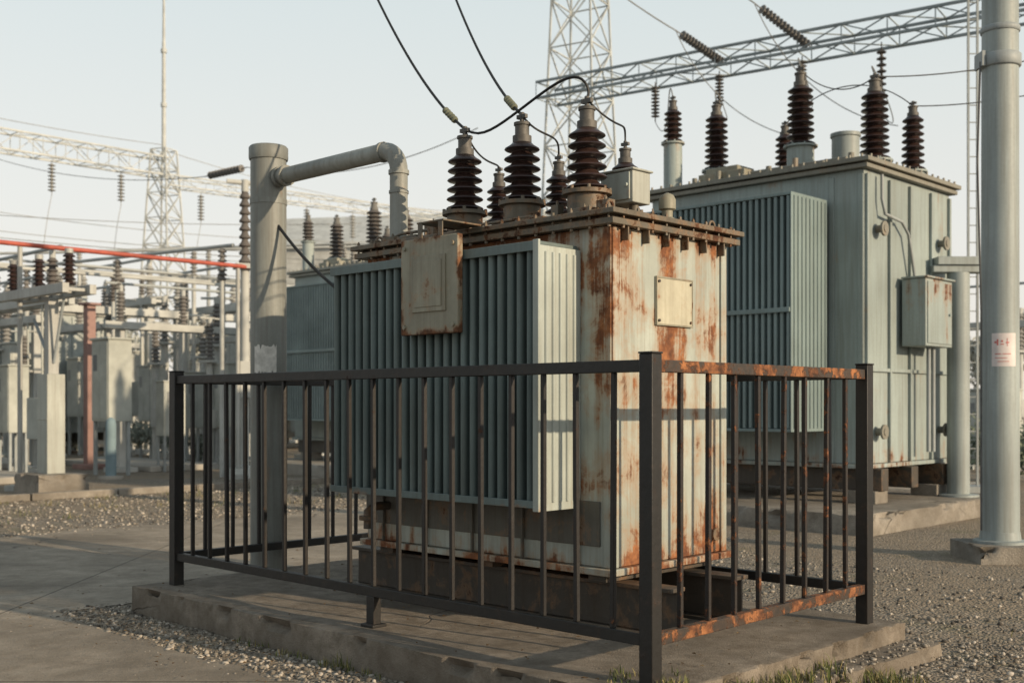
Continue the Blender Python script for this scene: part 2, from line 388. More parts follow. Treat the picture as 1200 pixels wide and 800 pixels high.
# gravel stones
def stones(regions,name):
    ph=(1+5**.5)/2
    bv=np.array([(-1,ph,0),(1,ph,0),(-1,-ph,0),(1,-ph,0),(0,-1,ph),(0,1,ph),(0,-1,-ph),(0,1,-ph),(ph,0,-1),(ph,0,1),(-ph,0,-1),(-ph,0,1)])/1.9
    bf=np.array([(0,11,5),(0,5,1),(0,1,7),(0,7,10),(0,10,11),(1,5,9),(5,11,4),(11,10,2),(10,7,6),(7,1,8),(3,9,4),(3,4,2),(3,2,6),(3,6,8),(3,8,9),(4,9,5),(2,4,11),(6,2,10),(8,6,7),(9,8,1)])
    P=[];S=[]
    for x0,x1,y0,y1,dens,s0,s1 in regions:
        n=int((x1-x0)*(y1-y0)*dens)
        x=np.random.uniform(x0,x1,n); y=np.random.uniform(y0,y1,n)
        P.append(np.stack([x,y],1)); S.append(s0+(s1-s0)*np.random.uniform(0,1,n)**2.2)
    P=np.concatenate(P);S=np.concatenate(S)
    keep=~((P[:,0]>-4.66)&(P[:,0]<.17)&(P[:,1]>-.27)&(P[:,1]<2.40))
    P=P[keep];S=S[keep];n=len(P)
    sc=S[:,None,None]*np.random.uniform(.55,1.25,(n,1,3))*np.array([1,1,.75])
    V=bv[None]*np.random.uniform(.78,1.2,(n,12,1))*sc
    t=np.random.uniform(0,6.28,n); c,s=np.cos(t)[:,None],np.sin(t)[:,None]
    onf=(P[:,0]>-4.0)&(P[:,0]<.36)&(P[:,1]>-.18)&(P[:,1]<2.46)
    zz=S*.25+np.where(onf,.09,0)
    X=V[:,:,0]*c-V[:,:,1]*s+P[:,0:1]; Y=V[:,:,0]*s+V[:,:,1]*c+P[:,1:2]; Z=V[:,:,2]+zz[:,None]
    co=np.stack([X,Y,Z],2).reshape(-1,3)
    F=(bf[None]+np.arange(n)[:,None,None]*12).reshape(-1)
    me=bpy.data.meshes.new(name); me.vertices.add(len(co)); me.vertices.foreach_set('co',co.ravel())
    nf=n*20; me.loops.add(nf*3); me.loops.foreach_set('vertex_index',F.astype(np.int32))
    me.polygons.add(nf); me.polygons.foreach_set('loop_start',np.arange(nf,dtype=np.int32)*3)
    me.update(calc_edges=True); me.validate()
    me.materials.append(M_stone)
    ob=bpy.data.objects.new(name,me); COL.objects.link(ob); ob.location=(.67,5.53,0); ob.rotation_euler=(0,0,ROT)
    ob['kind']='stuff'; ob['label']='loose grey gravel around the concrete plinth'
    return ob
stones([(-5.1,.8,-.74,-.26,1000,.006,.022),(-5.4,.8,-1.25,-.66,110,.004,.013),(.17,2.6,-.7,3.2,430,.006,.022),(2.6,6,.5,7,130,.008,.022),(-5.1,-4.64,-.7,4,600,.006,.02),
        (-4.6,1.9,2.4,6,100,.008,.024),(-10.4,-5,-6,4,5,.004,.012),(-15.1,-10.2,-5,9,90,.012,.032),(-10.4,-9.6,-2,9,50,.008,.02)],'gravel')

# grass tufts
g=MB()
def tuft(x,y,z,n,h,r):
    for i in range(n):
        a=random.uniform(0,6.28); rr=r*random.random()**.7; px,py=x+rr*math.cos(a),y+rr*math.sin(a)
        hh=h*random.uniform(.4,1.1); b=random.uniform(0,6.28); ln=random.uniform(.1,.9)*hh
        w=.003; dx,dy=math.cos(b),math.sin(b); tx,ty=-dy*w,dx*w
        p=[(px-tx,py-ty,z),(px+tx,py+ty,z),(px+dx*ln*.35+tx*.8,py+dy*ln*.35+ty*.8,z+hh*.6),(px+dx*ln*.35-tx*.8,py+dy*ln*.35-ty*.8,z+hh*.6),(px+dx*ln,py+dy*ln,z+hh*.9)]
        g.add(p,[(0,1,2,3),(3,2,4)])
for i in range(16): tuft(random.uniform(-1.0,.55),random.uniform(-.40,-.29),0,14,.06,.09)
for i in range(90):
    tuft(.42+random.gauss(.05,.16),random.uniform(-.35,1.7),0,20,.09,.14)
for i in range(34): tuft(.18+random.uniform(-.02,.16),random.uniform(-.1,1.3),.085,18,.11,.09)
for i in range(16): tuft(random.uniform(-.35,.12),random.uniform(-.15,.3),.2,9,.05,.05)
for i in range(130): tuft(random.uniform(.6,6),random.uniform(0,9),0,18,.08,.18)
for i in range(14): tuft(random.uniform(-3.2,-.8),random.uniform(-.33,-.29),0,10,.06,.05)
tuft(-2.05,-.30,0,24,.13,.06); tuft(-1.95,-.31,0,14,.09,.05)
for i in range(60): tuft(random.uniform(-15,-11.4),random.uniform(-2,12),0,20,.12,.25)
g.obj('grass',M_grass,loc=(.67,5.53,0),rotz=ROT,kind='stuff',label='sparse dry weeds along the slab edges')
g=MB()
def litter(x0,x1,y0,y1,z,n,s):
    for i in range(n):
        x,y=random.uniform(x0,x1),random.uniform(y0,y1); a=random.uniform(0,6.28); q=s*random.uniform(.5,1.3)
        c_,s_=math.cos(a)*q,math.sin(a)*q; h=random.uniform(.002,.012)
        g.add([(x-c_,y-s_,z+.003),(x+s_*.45,y-c_*.45,z+h),(x+c_,y+s_,z+.004),(x-s_*.45,y+c_*.45,z+h)],[(0,1,2),(0,2,3)])
litter(-4.55,.08,-.2,2.3,.206,200,.016); litter(-5.2,1.0,-1.1,-.3,.02,150,.016); litter(.2,5,-.5,5,.02,320,.02); litter(-9,-5,-4,4,.008,120,.018)
g.obj('leaf_litter',M_dead,loc=(.67,5.53,0),rotz=ROT,kind='stuff',label='scattered dead leaves and debris')

# ------------------------------------------------------------------ fence
fe=thing('metal_fence',(.67,5.53,.2),ROT,'black rusting steel bar fence around the old transformer','fence')
FX,FY=-4.45,2.19
g=MB(); g.bx(-.04,.04,-.04,.04,0,1.60); g.bx(-.044,.044,-.044,.044,1.6005,1.611)
p0=g.obj('post',M_fence,parent=fe,bevel=.004)
for (x,y) in((FX,0),(0,FY),(FX,FY)):
    q=p0.copy(); COL.objects.link(q); q.location=(x,y,0); q.parent=fe
g=MB(); g.bx(-.035,.035,-.03,.03,0,.187); g.bx(-.06,.06,-.055,.055,0,.02)
q=g.obj('foot',M_fence,parent=fe,loc=(-2.11,0,0),bevel=.004)
def rail(name,a,b,z,h,mat,w=.05):
    g=MB(); d=(Vector(b)-Vector(a)); Lr=d.length-.08
    ang=math.atan2(d.y,d.x); g.bx(.04,Lr+.04,-w/2,w/2,z-h/2,z+h/2)
    return g.obj(name,mat,parent=fe,loc=(a[0],a[1],0),rotz=ang,bevel=.004)
C=[(0,0),(FX,0),(FX,FY),(0,FY)]
for i in range(4):
    a,b=C[i],C[(i+1)%4]
    rm=M_fencer if i==3 else M_fence
    o1=rail('top_rail',a,b,1.543,.06,rm); o2=rail('bottom_rail',a,b,.215,.06,rm)
    if i==3: o1['label']='orange-brown rusted top rail'; o2['label']='heavily rusted bottom rail'
B1=None;B2=None
def mkbar(mat):
    gb=MB(); gb.bx(-.0125,.0125,-.0125,.0125,.2455,1.5125)
    return gb.obj('baluster',mat,parent=fe,bevel=.002,seg=1)
def bars(a,b,n,mat):
    first=None
    for i in range(1,n):
        t=i/n; x=a[0]+(b[0]-a[0])*t; y=a[1]+(b[1]-a[1])*t
        if first is None: q=mkbar(mat); first=q
        else: q=first.copy(); COL.objects.link(q); q.parent=fe
        q.location=(x,y,0); q.rotation_euler=(random.uniform(-.005,.005),random.uniform(-.005,.005),random.uniform(-.06,.06))
bars(C[0],C[1],19,M_fencebar); bars(C[1],C[2],9,M_fencebar); bars(C[2],C[3],19,M_fencebar); bars(C[3],C[0],9,M_fencebar2)

# ------------------------------------------------------------------ bushings
def shed_profile(r_core,r_shed,z0,z1,n,alt=0):
    p=[(r_core,z0)]; st=(z1-z0)/n
    for i in range(n):
        z=z0+i*st; r=r_shed*(1-.12*i/n)
        p+=[(r_core,z+st*.12),(r*.93,z+st*.20),(r,z+st*.30),(r*.97,z+st*.42),(r_core*1.25,z+st*.72),(r_core,z+st*.98)]
    return p
def bushing(parent,x,y,z0,h_turret,h_shed,r,n,caph=.15,turret=M_cover,nn=24,name='bushing'):
    e=bpy.data.objects.new(name,None); COL.objects.link(e); e.parent=parent; e.location=(x,y,z0); e.empty_display_size=.1
    if turret:
        g=MB(); g.lathe((0,0,0),[(r*1.25,0),(r*1.25,.02),(r*.95,.025),(r*.95,h_turret-.03),(r*1.2,h_turret-.025),(r*1.2,h_turret)],nn)
        for i in range(8):
            a=i*math.pi/4; g.cyl((r*1.1*math.cos(a),r*1.1*math.sin(a),h_turret),(r*1.1*math.cos(a),r*1.1*math.sin(a),h_turret+.02),.012,n=6)
        g.obj('turret',turret,parent=e)
    g=MB(); g.lathe((0,0,h_turret),shed_profile(r*.5,r,0,h_shed,n),nn); g.obj('insulator',M_porc,parent=e)
    g=MB(); z=h_turret+h_shed
    g.lathe((0,0,z),[(r*.48,0),(r*.48,caph*.22),(r*.36,caph*.25),(r*.36,caph*.55),(r*.42,caph*.57),(r*.42,caph*.66),(r*.12,caph*.68),(r*.12,caph),(.006,caph*1.01)],nn)
    g.bx(-r*.3,r*.3,-r*.1,r*.1,z+caph*.80,z+caph*.93)
    g.obj('terminal_cap',M_metal,parent=e)
    return e

# ------------------------------------------------------------------ main transformer
T=thing('power_transformer',(.67,5.53,0),ROT,'old rusty pale green oil transformer on a fenced concrete plinth','transformer')
g=MB()
g.bx(-3.1,-.854,.75,1.957,.60,2.60)
g.bx(-3.14,-.815,.71,1.997,.555,.597)
for y in(.78,1.90): g.bx(-.852,-.838,y-.028,y+.028,.60,2.598)
g.bx(-.90,-.845,.737,.7475,.60,2.598)
g.obj('tank',M_tank,parent=T,bevel=.008)
g=MB(); g.bx(-3.1,-.93,.738,.748,.72,.985)  # added panel, painted dark as the shade under the radiator
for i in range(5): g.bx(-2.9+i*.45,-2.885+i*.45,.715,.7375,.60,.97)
g.obj('lower_shade_panel',M_shade,parent=T,bevel=.003)
g=MB()
g.bx(-3.2,-.77,.67,2.04,2.66,2.692); g.bx(-3.18,-.79,.69,2.02,2.602,2.640)
g.bx(-3.14,-.83,.73,1.98,2.641,2.659)
for i in range(6):
    y=.85+i*.2; g.bx(-.852,-.80,y-.006,y+.006,2.52,2.600)
g.obj('cover',M_cover,parent=T,bevel=.004)
g=MB()
def bolt(g,x,y,z,r=.011,h=.02): g.cyl((x,y,z),(x,y,z+h),r,n=6); g.cyl((x,y,z+h),(x,y,z+h+.018*random.random()),r*.5,n=6)
n=17
for i in range(n):
    x=-3.14+i*(2.31/(n-1)); 
    if random.random()<.85: bolt(g,x,.70,2.693)
    bolt(g,x,2.0,2.693); g.cyl((x,.705,2.585),(x,.705,2.601),.011,n=6); g.cyl((x,.70,2.641),(x,.70,2.659),.008,n=6)
for i in range(9):
    y=.8+i*.14; 
    if random.random()<.85: bolt(g,-.80,y,2.693)
    g.cyl((-.803,y,2.585),(-.803,y,2.601),.011,n=6); g.cyl((-.80,y,2.641),(-.80,y,2.659),.008,n=6)
g.obj('bolts',M_cover,parent=T)
g=MB()
x0,x1=-3.05,-1.09; nf=25
for i in range(nf):
    x=x0+.02+i*((x1-x0-.045)/(nf-1))+random.uniform(-.002,.002); w=.019
    prof=[(-w*.8,.76),(-w*.8,.46)]
    for a in np.linspace(180,0,9): prof.append((w*1.15*math.cos(math.radians(a)),.432-w*1.5*math.sin(math.radians(a))))
    prof+=[(w*.8,.46),(w*.8,.76)]
    dz=random.uniform(-.002,.002)
    k=len(prof); vs=[(x+a,b,.985+dz) for a,b in prof]+[(x+a,b,2.475+dz) for a,b in prof]
    g.add(vs,[(j,j+1,k+j+1,k+j) for j in range(k-1)],sm=True)
    g.add(vs,[tuple(reversed(range(k))),tuple(range(k,2*k))])
g.bx(x0,x1,.70,.735,.97,2.49)
g.obj('radiator_fins',M_fin,parent=T)
for za,zb,zc,zd in((2.478,2.50,2.445,2.502),(.962,.982,.955,1.0)):
    g=MB(); g.bx(x0-.015,x1-.01,.392,.735,za,zb); g.bx(x0-.01,x1-.01,.385,.391,zc,zd)
    g.obj('radiator_rim',M_fin,parent=T,bevel=.003)
g=MB()
g.bx(x1-.004,x1+.006,.384,.748,.94,2.475)
g.bx(x1+.0065,x1+.014,.372,.384,.94,2.505); g.bx(x1-.03,x1+.014,.366,.3715,.94,2.505)
for k in range(5):
    y=.44+k*.062
    g.cyl((x1+.006,y,.99),(x1+.006,y,2.44),.013,n=8)
g.obj('radiator_side_panel',M_finside,parent=T,bevel=.002)
s=bpy.data.objects.new('name_plate',None); COL.objects.link(s); s.parent=T; s.location=(-1.97,.37,1.995)
s['label']='rust-stained beige metal box panel with raised centre'
g=MB(); g.bx(-.265,.265,-.045,.0,0,.605); g.obj('backing',M_plate,parent=s,bevel=.006)
g=MB(); g.bx(-.15,.16,-.056,-.0455,.14,.49); g.bx(-.12,.13,-.061,-.0562,.17,.46)
for a,b in((-.225,.05),(.225,.05),(-.225,.55),(.225,.55)): g.cyl((a,-.0455,b),(a,-.058,b),.014,n=8)
g.obj('raised_panel',M_plate,parent=s,bevel=.003)
g=MB(); g.bx(-.13,.12,-.03,.30,.699,.711); g.bx(-.12,-.08,-.03,-.02,.607,.699); g.bx(.07,.11,-.03,-.02,.607,.699); g.obj('bracket',M_cover,parent=s,bevel=.003)
s=bpy.data.objects.new('warning_plate',None); COL.objects.link(s); s.parent=T; s.location=(-.853,1.36,2.19)
s['label']='weathered cream enamel plate with faded border'
g=MB(); g.bx(.001,.014,-.19,.19,-.15,.15); g.obj('panel',M_plate2,parent=s,bevel=.003)
g=MB()
for q in((-.19,.19,.139,.15),(-.19,.19,-.15,-.139)): g.bx(.0145,.018,*q)
for q in((-.19,-.181,-.138,.138),(.181,.19,-.138,.138)): g.bx(.0145,.018,*q)
g.obj('frame',M_plate,parent=s,bevel=.001)
g=MB()
for a in(-.165,.165):
    for b in(-.12,.12): g.cyl((.014,a,b),(.024,a,b),.009,n=8)
g.obj('rivets',M_skid,parent=s)
for y in(.95,1.62):
    g=MB()
    g.bx(-3.45,-.52,y-.07,y+.07,.475,.50); g.bx(-3.45,-.52,y-.07,y+.07,.20,.225); g.bx(-3.45,-.52,y-.008,y+.008,.2255,.4745)
    g.obj('skid',M_skid,parent=T,bevel=.004)
for x in(-2.95,-1.95,-1.0):
    g=MB(); g.bx(x-.07,x+.07,.80,1.90,.502,.553); g.obj('crossbeam',M_skid,parent=T,bevel=.004)
g=MB()
g.tube([(-2.85,.737,.85),(-2.85,.6,.85),(-2.85,.55,.82),(-2.85,.55,.7)],.03,10); g.cyl((-2.85,.55,.76),(-2.85,.55,.79),.06,n=12)
g.obj('drain_valve',M_skid,parent=T)
for x in(-1.248,-1.805,-2.349): bushing(T,x,1.0,2.692,.19,.39,.130,6,.20)
for x in(-1.42,-2.017,-2.611): bushing(T,x,1.6,2.692,.15,.33,.100,6,.15)
s=bpy.data.objects.new('terminal_box',None); COL.objects.link(s); s.parent=T; s.location=(-1.182,1.3,2.692)
g=MB(); g.bx(-.13,.13,-.09,.09,.13,.33); g.bx(-.145,.145,-.105,.105,.3305,.345); g.obj('box_body',M_palepaint,parent=s,bevel=.006)
g=MB(); g.bx(-.11,.11,-.102,-.0905,.15,.32); g.cyl((.09,-.102,.24),(.09,-.118,.24),.012,n=8); g.obj('lid',M_finside,parent=s,bevel=.003)
g=MB(); g.cyl((-.07,0,.02),(-.07,0,.13),.03,n=12); g.cyl((.07,0,.02),(.07,0,.13),.03,n=12); g.bx(-.12,.12,-.06,.06,0,.02); g.obj('stand',M_cover,parent=s)
g=MB()
g.lathe((-1.0,1.5,2.692),[(.05,0),(.05,.05),(.035,.06),(.035,.10),(.055,.11),(.055,.17),(.04,.20),(.01,.215)],16)
g.obj('pressure_valve',M_plate,parent=T)
g=MB()
for (x,y,w,d,h) in((-2.95,.86,.07,.05,.06),(-2.7,.82,.10,.05,.04),(-2.55,.95,.04,.04,.08),(-1.55,.84,.12,.05,.035),(-1.0,.88,.05,.03,.09),(-1.1,.80,.08,.05,.04),(-2.82,1.1,.03,.03,.16),(-2.45,.80,.03,.03,.10),(-1.45,.95,.03,.03,.12)):
    g.bx(x-w,x+w,y-d,y+d,2.693,2.693+h); bolt(g,x,y,2.693+h)
g.tube([(-3.0,.9,2.70),(-3.0,.9,2.76),(-2.9,.9,2.78),(-2.4,.88,2.77),(-2.2,.88,2.75),(-1.6,.86,2.75),(-1.5,.86,2.70)],.012,8)
g.obj('cover_fittings',M_cover,parent=T,bevel=.004)
for (x,y) in((-.92,.82),(-.92,1.88),(-3.05,.82),(-3.05,1.88)):
    g=MB(); g.bx(x-.01,x+.01,y-.05,y+.05,2.693,2.73)
    g.tube([(x,y+.03*math.cos(t),2.73+.03*math.sin(t)) for t in np.linspace(-.5,3.64,12)],.009,8)
    g.obj('lifting_lug',M_cover,parent=T)
g=MB(); g.tube([(-3.105,1.1,1.1),(-3.16,1.1,1.12),(-3.16,1.1,2.3),(-3.105,1.1,2.35)],.02,8); g.obj('oil_gauge',M_metal,parent=T)
g=MB(); g.cyl((-.853,1.78,.72),(-.82,1.78,.72),.03,n=12); g.cyl((-.82,1.78,.72),(-.81,1.78,.72),.042,n=12)
g.obj('sampling_valve',M_cover,parent=T)

# ------------------------------------------------------------------ pipe post
PP=thing('pipe_post',(.67,5.53,0),ROT,'thick grey steel post with an elbowed pipe reaching the transformer','post')
px,py=-4.72,1.0
g=MB(); g.lathe((px,py,.0),[(.148,0),(.148,3.59)],32); g.obj('column',M_post,parent=PP)
g=MB(); g.lathe((px,py,3.59),[(.158,0),(.162,.015),(.162,.10),(.150,.115),(.02,.125)],32); g.obj('cap',M_post,parent=PP)
g=MB(); g.lathe((px,py,3.22),[(.153,0),(.153,.045)],32); g.obj('collar',M_post,parent=PP)
g=MB(); g.lathe((px,py,.0),[(.24,0),(.24,.05),(.16,.06),(.155,.12)],24)
g.obj('base_flange',M_skid,parent=PP)
ex=-3.05; R=.16; pts=[(px+.14,py,3.43)]
pts+= [(ex-R,py,3.43)]
for k in range(1,9):
    t=k/8*math.pi/2; pts.append((ex-R+R*math.sin(t),py,3.43-R+R*math.cos(t)))
pts.append((ex,py,2.70))
g=MB(); g.tube(pts,.066,20); g.obj('pipe',M_pipe,parent=PP)
for (a,b,r) in(((px+.16,py,3.43),(px+.19,py,3.43),.085),((px+.24,py,3.43),(px+.27,py,3.43),.085),((ex-R-.03,py,3.43),(ex-R,py,3.43),.076),((ex,py,3.24),(ex,py,3.27),.076),((ex,py,3.10),(ex,py,3.12),.073),((ex,py,2.70),(ex,py,2.74),.10)):
    g=MB(); g.cyl(a,b,r,n=20); g.obj('pipe_collar',M_pipe,parent=PP)
vs=[];fs=[]
for k in range(17):
    a=math.radians(-82+k*4.6)
    e_=noise.noise(Vector((k*.9,0,0)))*.05; e2_=noise.noise(Vector((k*.9,5,0)))*.05
    for z in(1.82+e_,2.04-e2_): vs.append((px+.1505*math.cos(a),py+.1505*math.sin(a),z))
for k in range(16): fs.append((2*k,2*k+2,2*k+3,2*k+1))
g=MB(); g.add(vs,fs); g.obj('notice_sticker',M_signw,parent=PP)
def bez(ps,n=24):
    ps=[Vector(p) for p in ps]; out=[]
    for i in range(n+1):
        t=i/n; q=list(ps)
        while len(q)>1: q=[q[j].lerp(q[j+1],t) for j in range(len(q)-1)]
        out.append(q[0])
    return out
def wire(pts,r,mat,label,name='cable',group=None,n=6):
    o=Vector(pts[0]); g=MB(); g.tube([Vector(p)-o for p in pts],r,n)
    return g.obj(name,mat,loc=o,label=label,category='cable' if name=='cable' else 'wire',group=group)
wire(bez([A(px+.12,py,3.05),A(px+.45,py,2.75),A(px+.9,py-.05,2.45),A(-3.11,.95,2.15)]),.013,M_wire,'black cable drooping from the steel post to the transformer')

# ------------------------------------------------------------------ overhead conductors to the main bushings
def BT(x): return A(x,1.0,3.455)
t1,t2,t3=BT(-2.349),BT(-1.805),BT(-1.248)
GR='black conductors feeding the transformer'
e1=I(440,0,Y=9.2); e2=I(532,0,Y=9.0)
def ext(a,b,k): return a+(b-a)*k
up=Vector((0,0,1))
for (tt,ee,s) in((t1,e1,-.10),(t2,e2,-.09)):
    far=ext(tt,ee,1.9)+up*.6
    pts=bez([far,ext(tt,ee,1.05)+up*-.08,ext(tt,ee,.45)+up*(s-.10),tt],30)
    wire(pts,.010,M_wire,'black overhead conductor dropping to a transformer bushing',name='overhead_wire',group=GR)
    q=pts[-3]; d=(pts[-4]-pts[-3]).normalized(); g=MB()
    for j in range(5):
        g.lathe(d*(.04*j),[(.011,0),(.024,.006),(.026,.022),(.012,.034)],12,axis=d)
    g.obj('wire_clamp',M_fitting,loc=q,label='small greenish tension insulator on the overhead conductor',category='insulator',group='clamps on the transformer conductors')
wire(bez([t1,t1+Vector((.2,-.1,-.16)),t2+Vector((-.1,-.25,.02)),t2+Vector((.25,-.2,.05)),t3+Vector((-.12,-.1,.34)),t3+Vector((.06,0,.08)),t3]),.009,M_wire,'black jumper looping between bushing terminals')
wire(bez([t2,t2+Vector((.12,-.1,-.2)),t2+Vector((.25,0,-.1)),A(-2.017,1.6,3.35)+Vector((0,0,.05)),A(-2.017,1.6,3.31)]),.007,M_wire,'black jumper looping between bushing terminals')
wire(bez([t3,t3+Vector((.2,-.1,-.25)),A(-1.42,1.6,3.46),A(-1.42,1.6,3.42),A(-1.42,1.6,3.31)]),.007,M_wire,'black jumper looping between bushing terminals')
wire(bez([t1,t1+Vector((.1,-.1,-.30)),A(-2.611,1.6,3.37),A(-2.611,1.6,3.31)]),.007,M_wire,'black jumper looping between bushing terminals')

# ------------------------------------------------------------------ bay transformers (large pale teal)
B0=Vector((4.62,15.0,0))
def bay_transformer(loc,label):
    T2=thing('bay_transformer',loc,ROT,label,'transformer','large pale teal transformers')
    g=MB(); g.bx(-3.45,0,0,2.66,.78,4.66)
    g.bx(-3.5,.05,-.05,2.71,.72,.775)
    for x in(-.04,-.46): g.bx(x-.04,x+.035,-.0145,-.001,.78,4.6)
    for y in(.02,.68,1.3,1.98,2.6): g.bx(.001,.045,y,y+.05,.78,4.6)
    for a,b in((.072,.679),(.731,1.299),(1.351,1.979),(2.031,2.599)): g.bx(.001,.04,a,b,2.0,2.05)
    g.obj('tank',M_bt,parent=T2,bevel=.012)
    g=MB(); g.bx(-3.62,.13,-.13,2.80,4.74,4.80); g.bx(-3.58,.09,-.09,2.76,4.663,4.72); g.bx(-3.52,.03,-.03,2.7,4.721,4.739)
    g.obj('cover',M_bcov,parent=T2,bevel=.006)
    g=MB()
    for i in range(22): 
        x=-3.55+i*.17; g.cyl((x,-.1,4.80),(x,-.1,4.84),.018,n=6)
    for i in range(15):
        y=0+i*.187; g.cyl((.1,y,4.80),(.1,y,4.84),.018,n=6)
    g.obj('bolts',M_bcov,parent=T2)
    g=MB(); nf=26; xa,xb=-2.9,-.52
    for i in range(nf):
        x=xa+.02+i*((xb-xa-.04)/(nf-1)); w=.024
        g.bx(x-w,x+w,-1.0,-.10,1.25,4.25)
    g.obj('radiator_fins',M_bfin,parent=T2,bevel=.012,seg=2)
    g=MB()
    g.bx(xa-.02,xb+.02,-1.01,-.09,4.252,4.29); g.bx(xa-.02,xb+.02,-1.01,-.09,1.21,1.248)
    g.bx(xa-.02,xb+.02,-1.035,-1.004,2.75,2.81)
    g.bx(xb+.0205,xb+.035,-1.01,-.09,1.21,4.29)
    for k in range(9): g.bx(xb+.036,xb+.05,-.95+k*.1,-.93+k*.1,1.25,4.25)
    for z in(1.7,3.9):
        for x in(-2.4,-1.0): g.cyl((x,-.089,z),(x,-.001,z),.09,n=12)
    g.obj('radiator_frame',M_bfin,parent=T2,bevel=.004)
    s=bpy.data.objects.new('control_cabinet',None); COL.objects.link(s); s.parent=T2; s.location=(.05,1.0,2.36)
    g=MB(); g.bx(.0,.34,.0,.85,0,.92); g.bx(-.0,.38,-.03,.88,.922,.95); g.obj('box_body',M_bt,parent=s,bevel=.01)
    g=MB(); g.bx(.341,.355,.04,.81,.04,.88); g.cyl((.355,.72,.45),(.38,.72,.45),.02,n=8); g.obj('door',M_bt,parent=s,bevel=.004)
    for y in(.4,.55):
        g=MB(); g.cyl((.2,y,-1.45),(.2,y,0),.03,n=10); g.obj('conduit',M_galvd,parent=s)
    g=MB()
    g.tube([(.08,.35,4.62),(.08,.35,4.3),(.10,.4,4.1),(.10,.9,4.05),(.10,1.1,3.9),(.10,1.3,3.32)],.022,8); g.obj('control_conduit',M_galvd,parent=T2)
    for (y,z) in((.35,1.2),(2.3,1.2),(.35,3.9),(2.3,3.9)):
        g=MB(); g.cyl((0,y,z),(.14,y,z),.05,n=10); g.cyl((.10,y,z),(.13,y,z),.10,n=12); g.obj('valve',M_bcov,parent=T2)
    for y in(.3,1.2,2.2):
        g=MB(); g.bx(-3.6,.15,y-.1,y+.1,.42,.715); g.obj('skid',M_skid,parent=T2,bevel=.01)
    tb=M_bt
    bushing(T2,-1.39,.8,4.80,.50,.86,.205,9,.3,turret=tb,nn=16)
    bushing(T2,-.247,.8,4.80,.12,.94,.205,10,.26,turret=tb,nn=16)
    bushing(T2,-2.83,.8,4.80,.35,.84,.19,9,.24,turret=tb,nn=16)
    bushing(T2,-.25,2.0,4.80,.15,.80,.17,8,.22,turret=tb,nn=16)
    bushing(T2,-2.35,2.0,4.80,.25,.77,.17,8,.22,turret=tb,nn=16)
    bushing(T2,-3.25,.25,4.80,.75,.5,.15,6,.22,turret=tb,nn=16)
    g=MB(); g.lathe((-1.05,1.5,4.8),[(.20,0),(.20,.68),(.22,.69),(.22,.74),(.02,.77)],20); g.obj('breather',M_pole,parent=T2)
    g=MB(); g.bx(-2.75,-1.95,.2,.75,4.801,4.98); g.bx(-2.65,-2.1,.25,.7,4.981,5.06); g.obj('junction_box',M_plate,parent=T2,bevel=.01)
    g=MB()
    for i in range(8):
        x=-3.2+i*.42; g.cyl((x,.15,4.8),(x,.15,4.8+.08+.05*(i%3)),.04,n=8)
    g.tube([(-3.0,.4,4.9),(-2,.35,4.92),(-.4,.3,4.9)],.03,8)
    g.obj('cover_fittings',M_bcov,parent=T2)
    return T2
BTm=bay_transformer(B0+Vector((0,0,0)),'large pale teal transformer with tall brown bushings on a concrete pad')
def pad(loc,x0,x1,y0,y1,h,label):
    g=MB(); v,f=roughslab(x0,x1,y0,y1,0,h,60,50,3,.02,loc[0]); g.add(v,f)
    g.obj('concrete_pad',M_pad,loc=loc,rotz=ROT,label=label,category='concrete pad',group='concrete pads under equipment')
pad((4.62,15,0),-4.0,.75,-1.35,3.1,.25,'low concrete pad under the large teal transformer')
for y in(.3,2.2):
    for x in(-3.2,-.1):
        g=MB(); g.bx(x-.2,x+.2,y-.18,y+.18,.25,.42); g.obj('footing_block',M_pad,parent=BTm,bevel=.01)
lloc=I(452,475,Y=25.5)-Vector((0,0,1.55))
lb=copy_thing(BTm,lloc,ROT,None,'pale teal transformer with dark bushings behind the steel post')
pad(tuple(lloc),-4.0,.75,-1.35,3.1,.25,'low concrete pad under a pale transformer')
copy_thing(BTm,(-14.5,36,0),ROT,.95,'hazy pale transformer among distant switchgear')
copy_thing(BTm,(-6.6,40,0),ROT,.9,'hazy pale transformer among distant switchgear')
copy_thing(BTm,(-20,47,0),ROT,.95,'hazy pale transformer among distant switchgear')

# ------------------------------------------------------------------ right hand pole
PB=I(1172,655,z=0)
P=thing('steel_pole',(PB.x,PB.y,0),0,'tall pale blue-grey steel pole on a concrete footing with a notice','pole')
g=MB(); g.lathe((0,0,.22),[(.185,0),(.165,9.5)],32); g.obj('shaft',M_pole,parent=P)
g=MB(); v,f=roughslab(-.36,.40,-.40,.40,0,.17,24,24,3,.012,2); g.add(v,f); g.obj('footing',M_pad,parent=P)
g=MB(); g.lathe((0,0,.165),[(.26,0),(.26,.03),(.2,.04),(.19,.12)],24); g.obj('base_flange',M_pole,parent=P)
g=MB(); g.lathe((0,0,4.95),[(.19,0),(.20,.01),(.20,.12),(.19,.13)],24); g.bx(-.22,-.19,-.1,.1,4.95,5.1); g.obj('clamp_band',M_galvd,parent=P)
g=MB(); g.lathe((0,0,5.3),[(.182,0),(.19,.01),(.19,.05),(.18,.06)],24); g.obj('clamp_band',M_galvd,parent=P)
g=MB(); g.tube([(-.22,-.05,5.0),(-.25,-.05,4.0),(-.215,-.06,2.5),(-.215,-.06,.3)],.010,6); g.obj('earth_cable',M_bwire,parent=P)
vs=[];fs=[]; g=MB(); r=.182
for k in range(9):
    a=math.radians(-138+k*9.5)
    for z in(1.94,2.27): vs.append((r*math.cos(a),r*math.sin(a),z))
g.add(vs,[(2*k,2*k+2,2*k+3,2*k+1) for k in range(8)]); g.obj('notice',M_signp,parent=P)
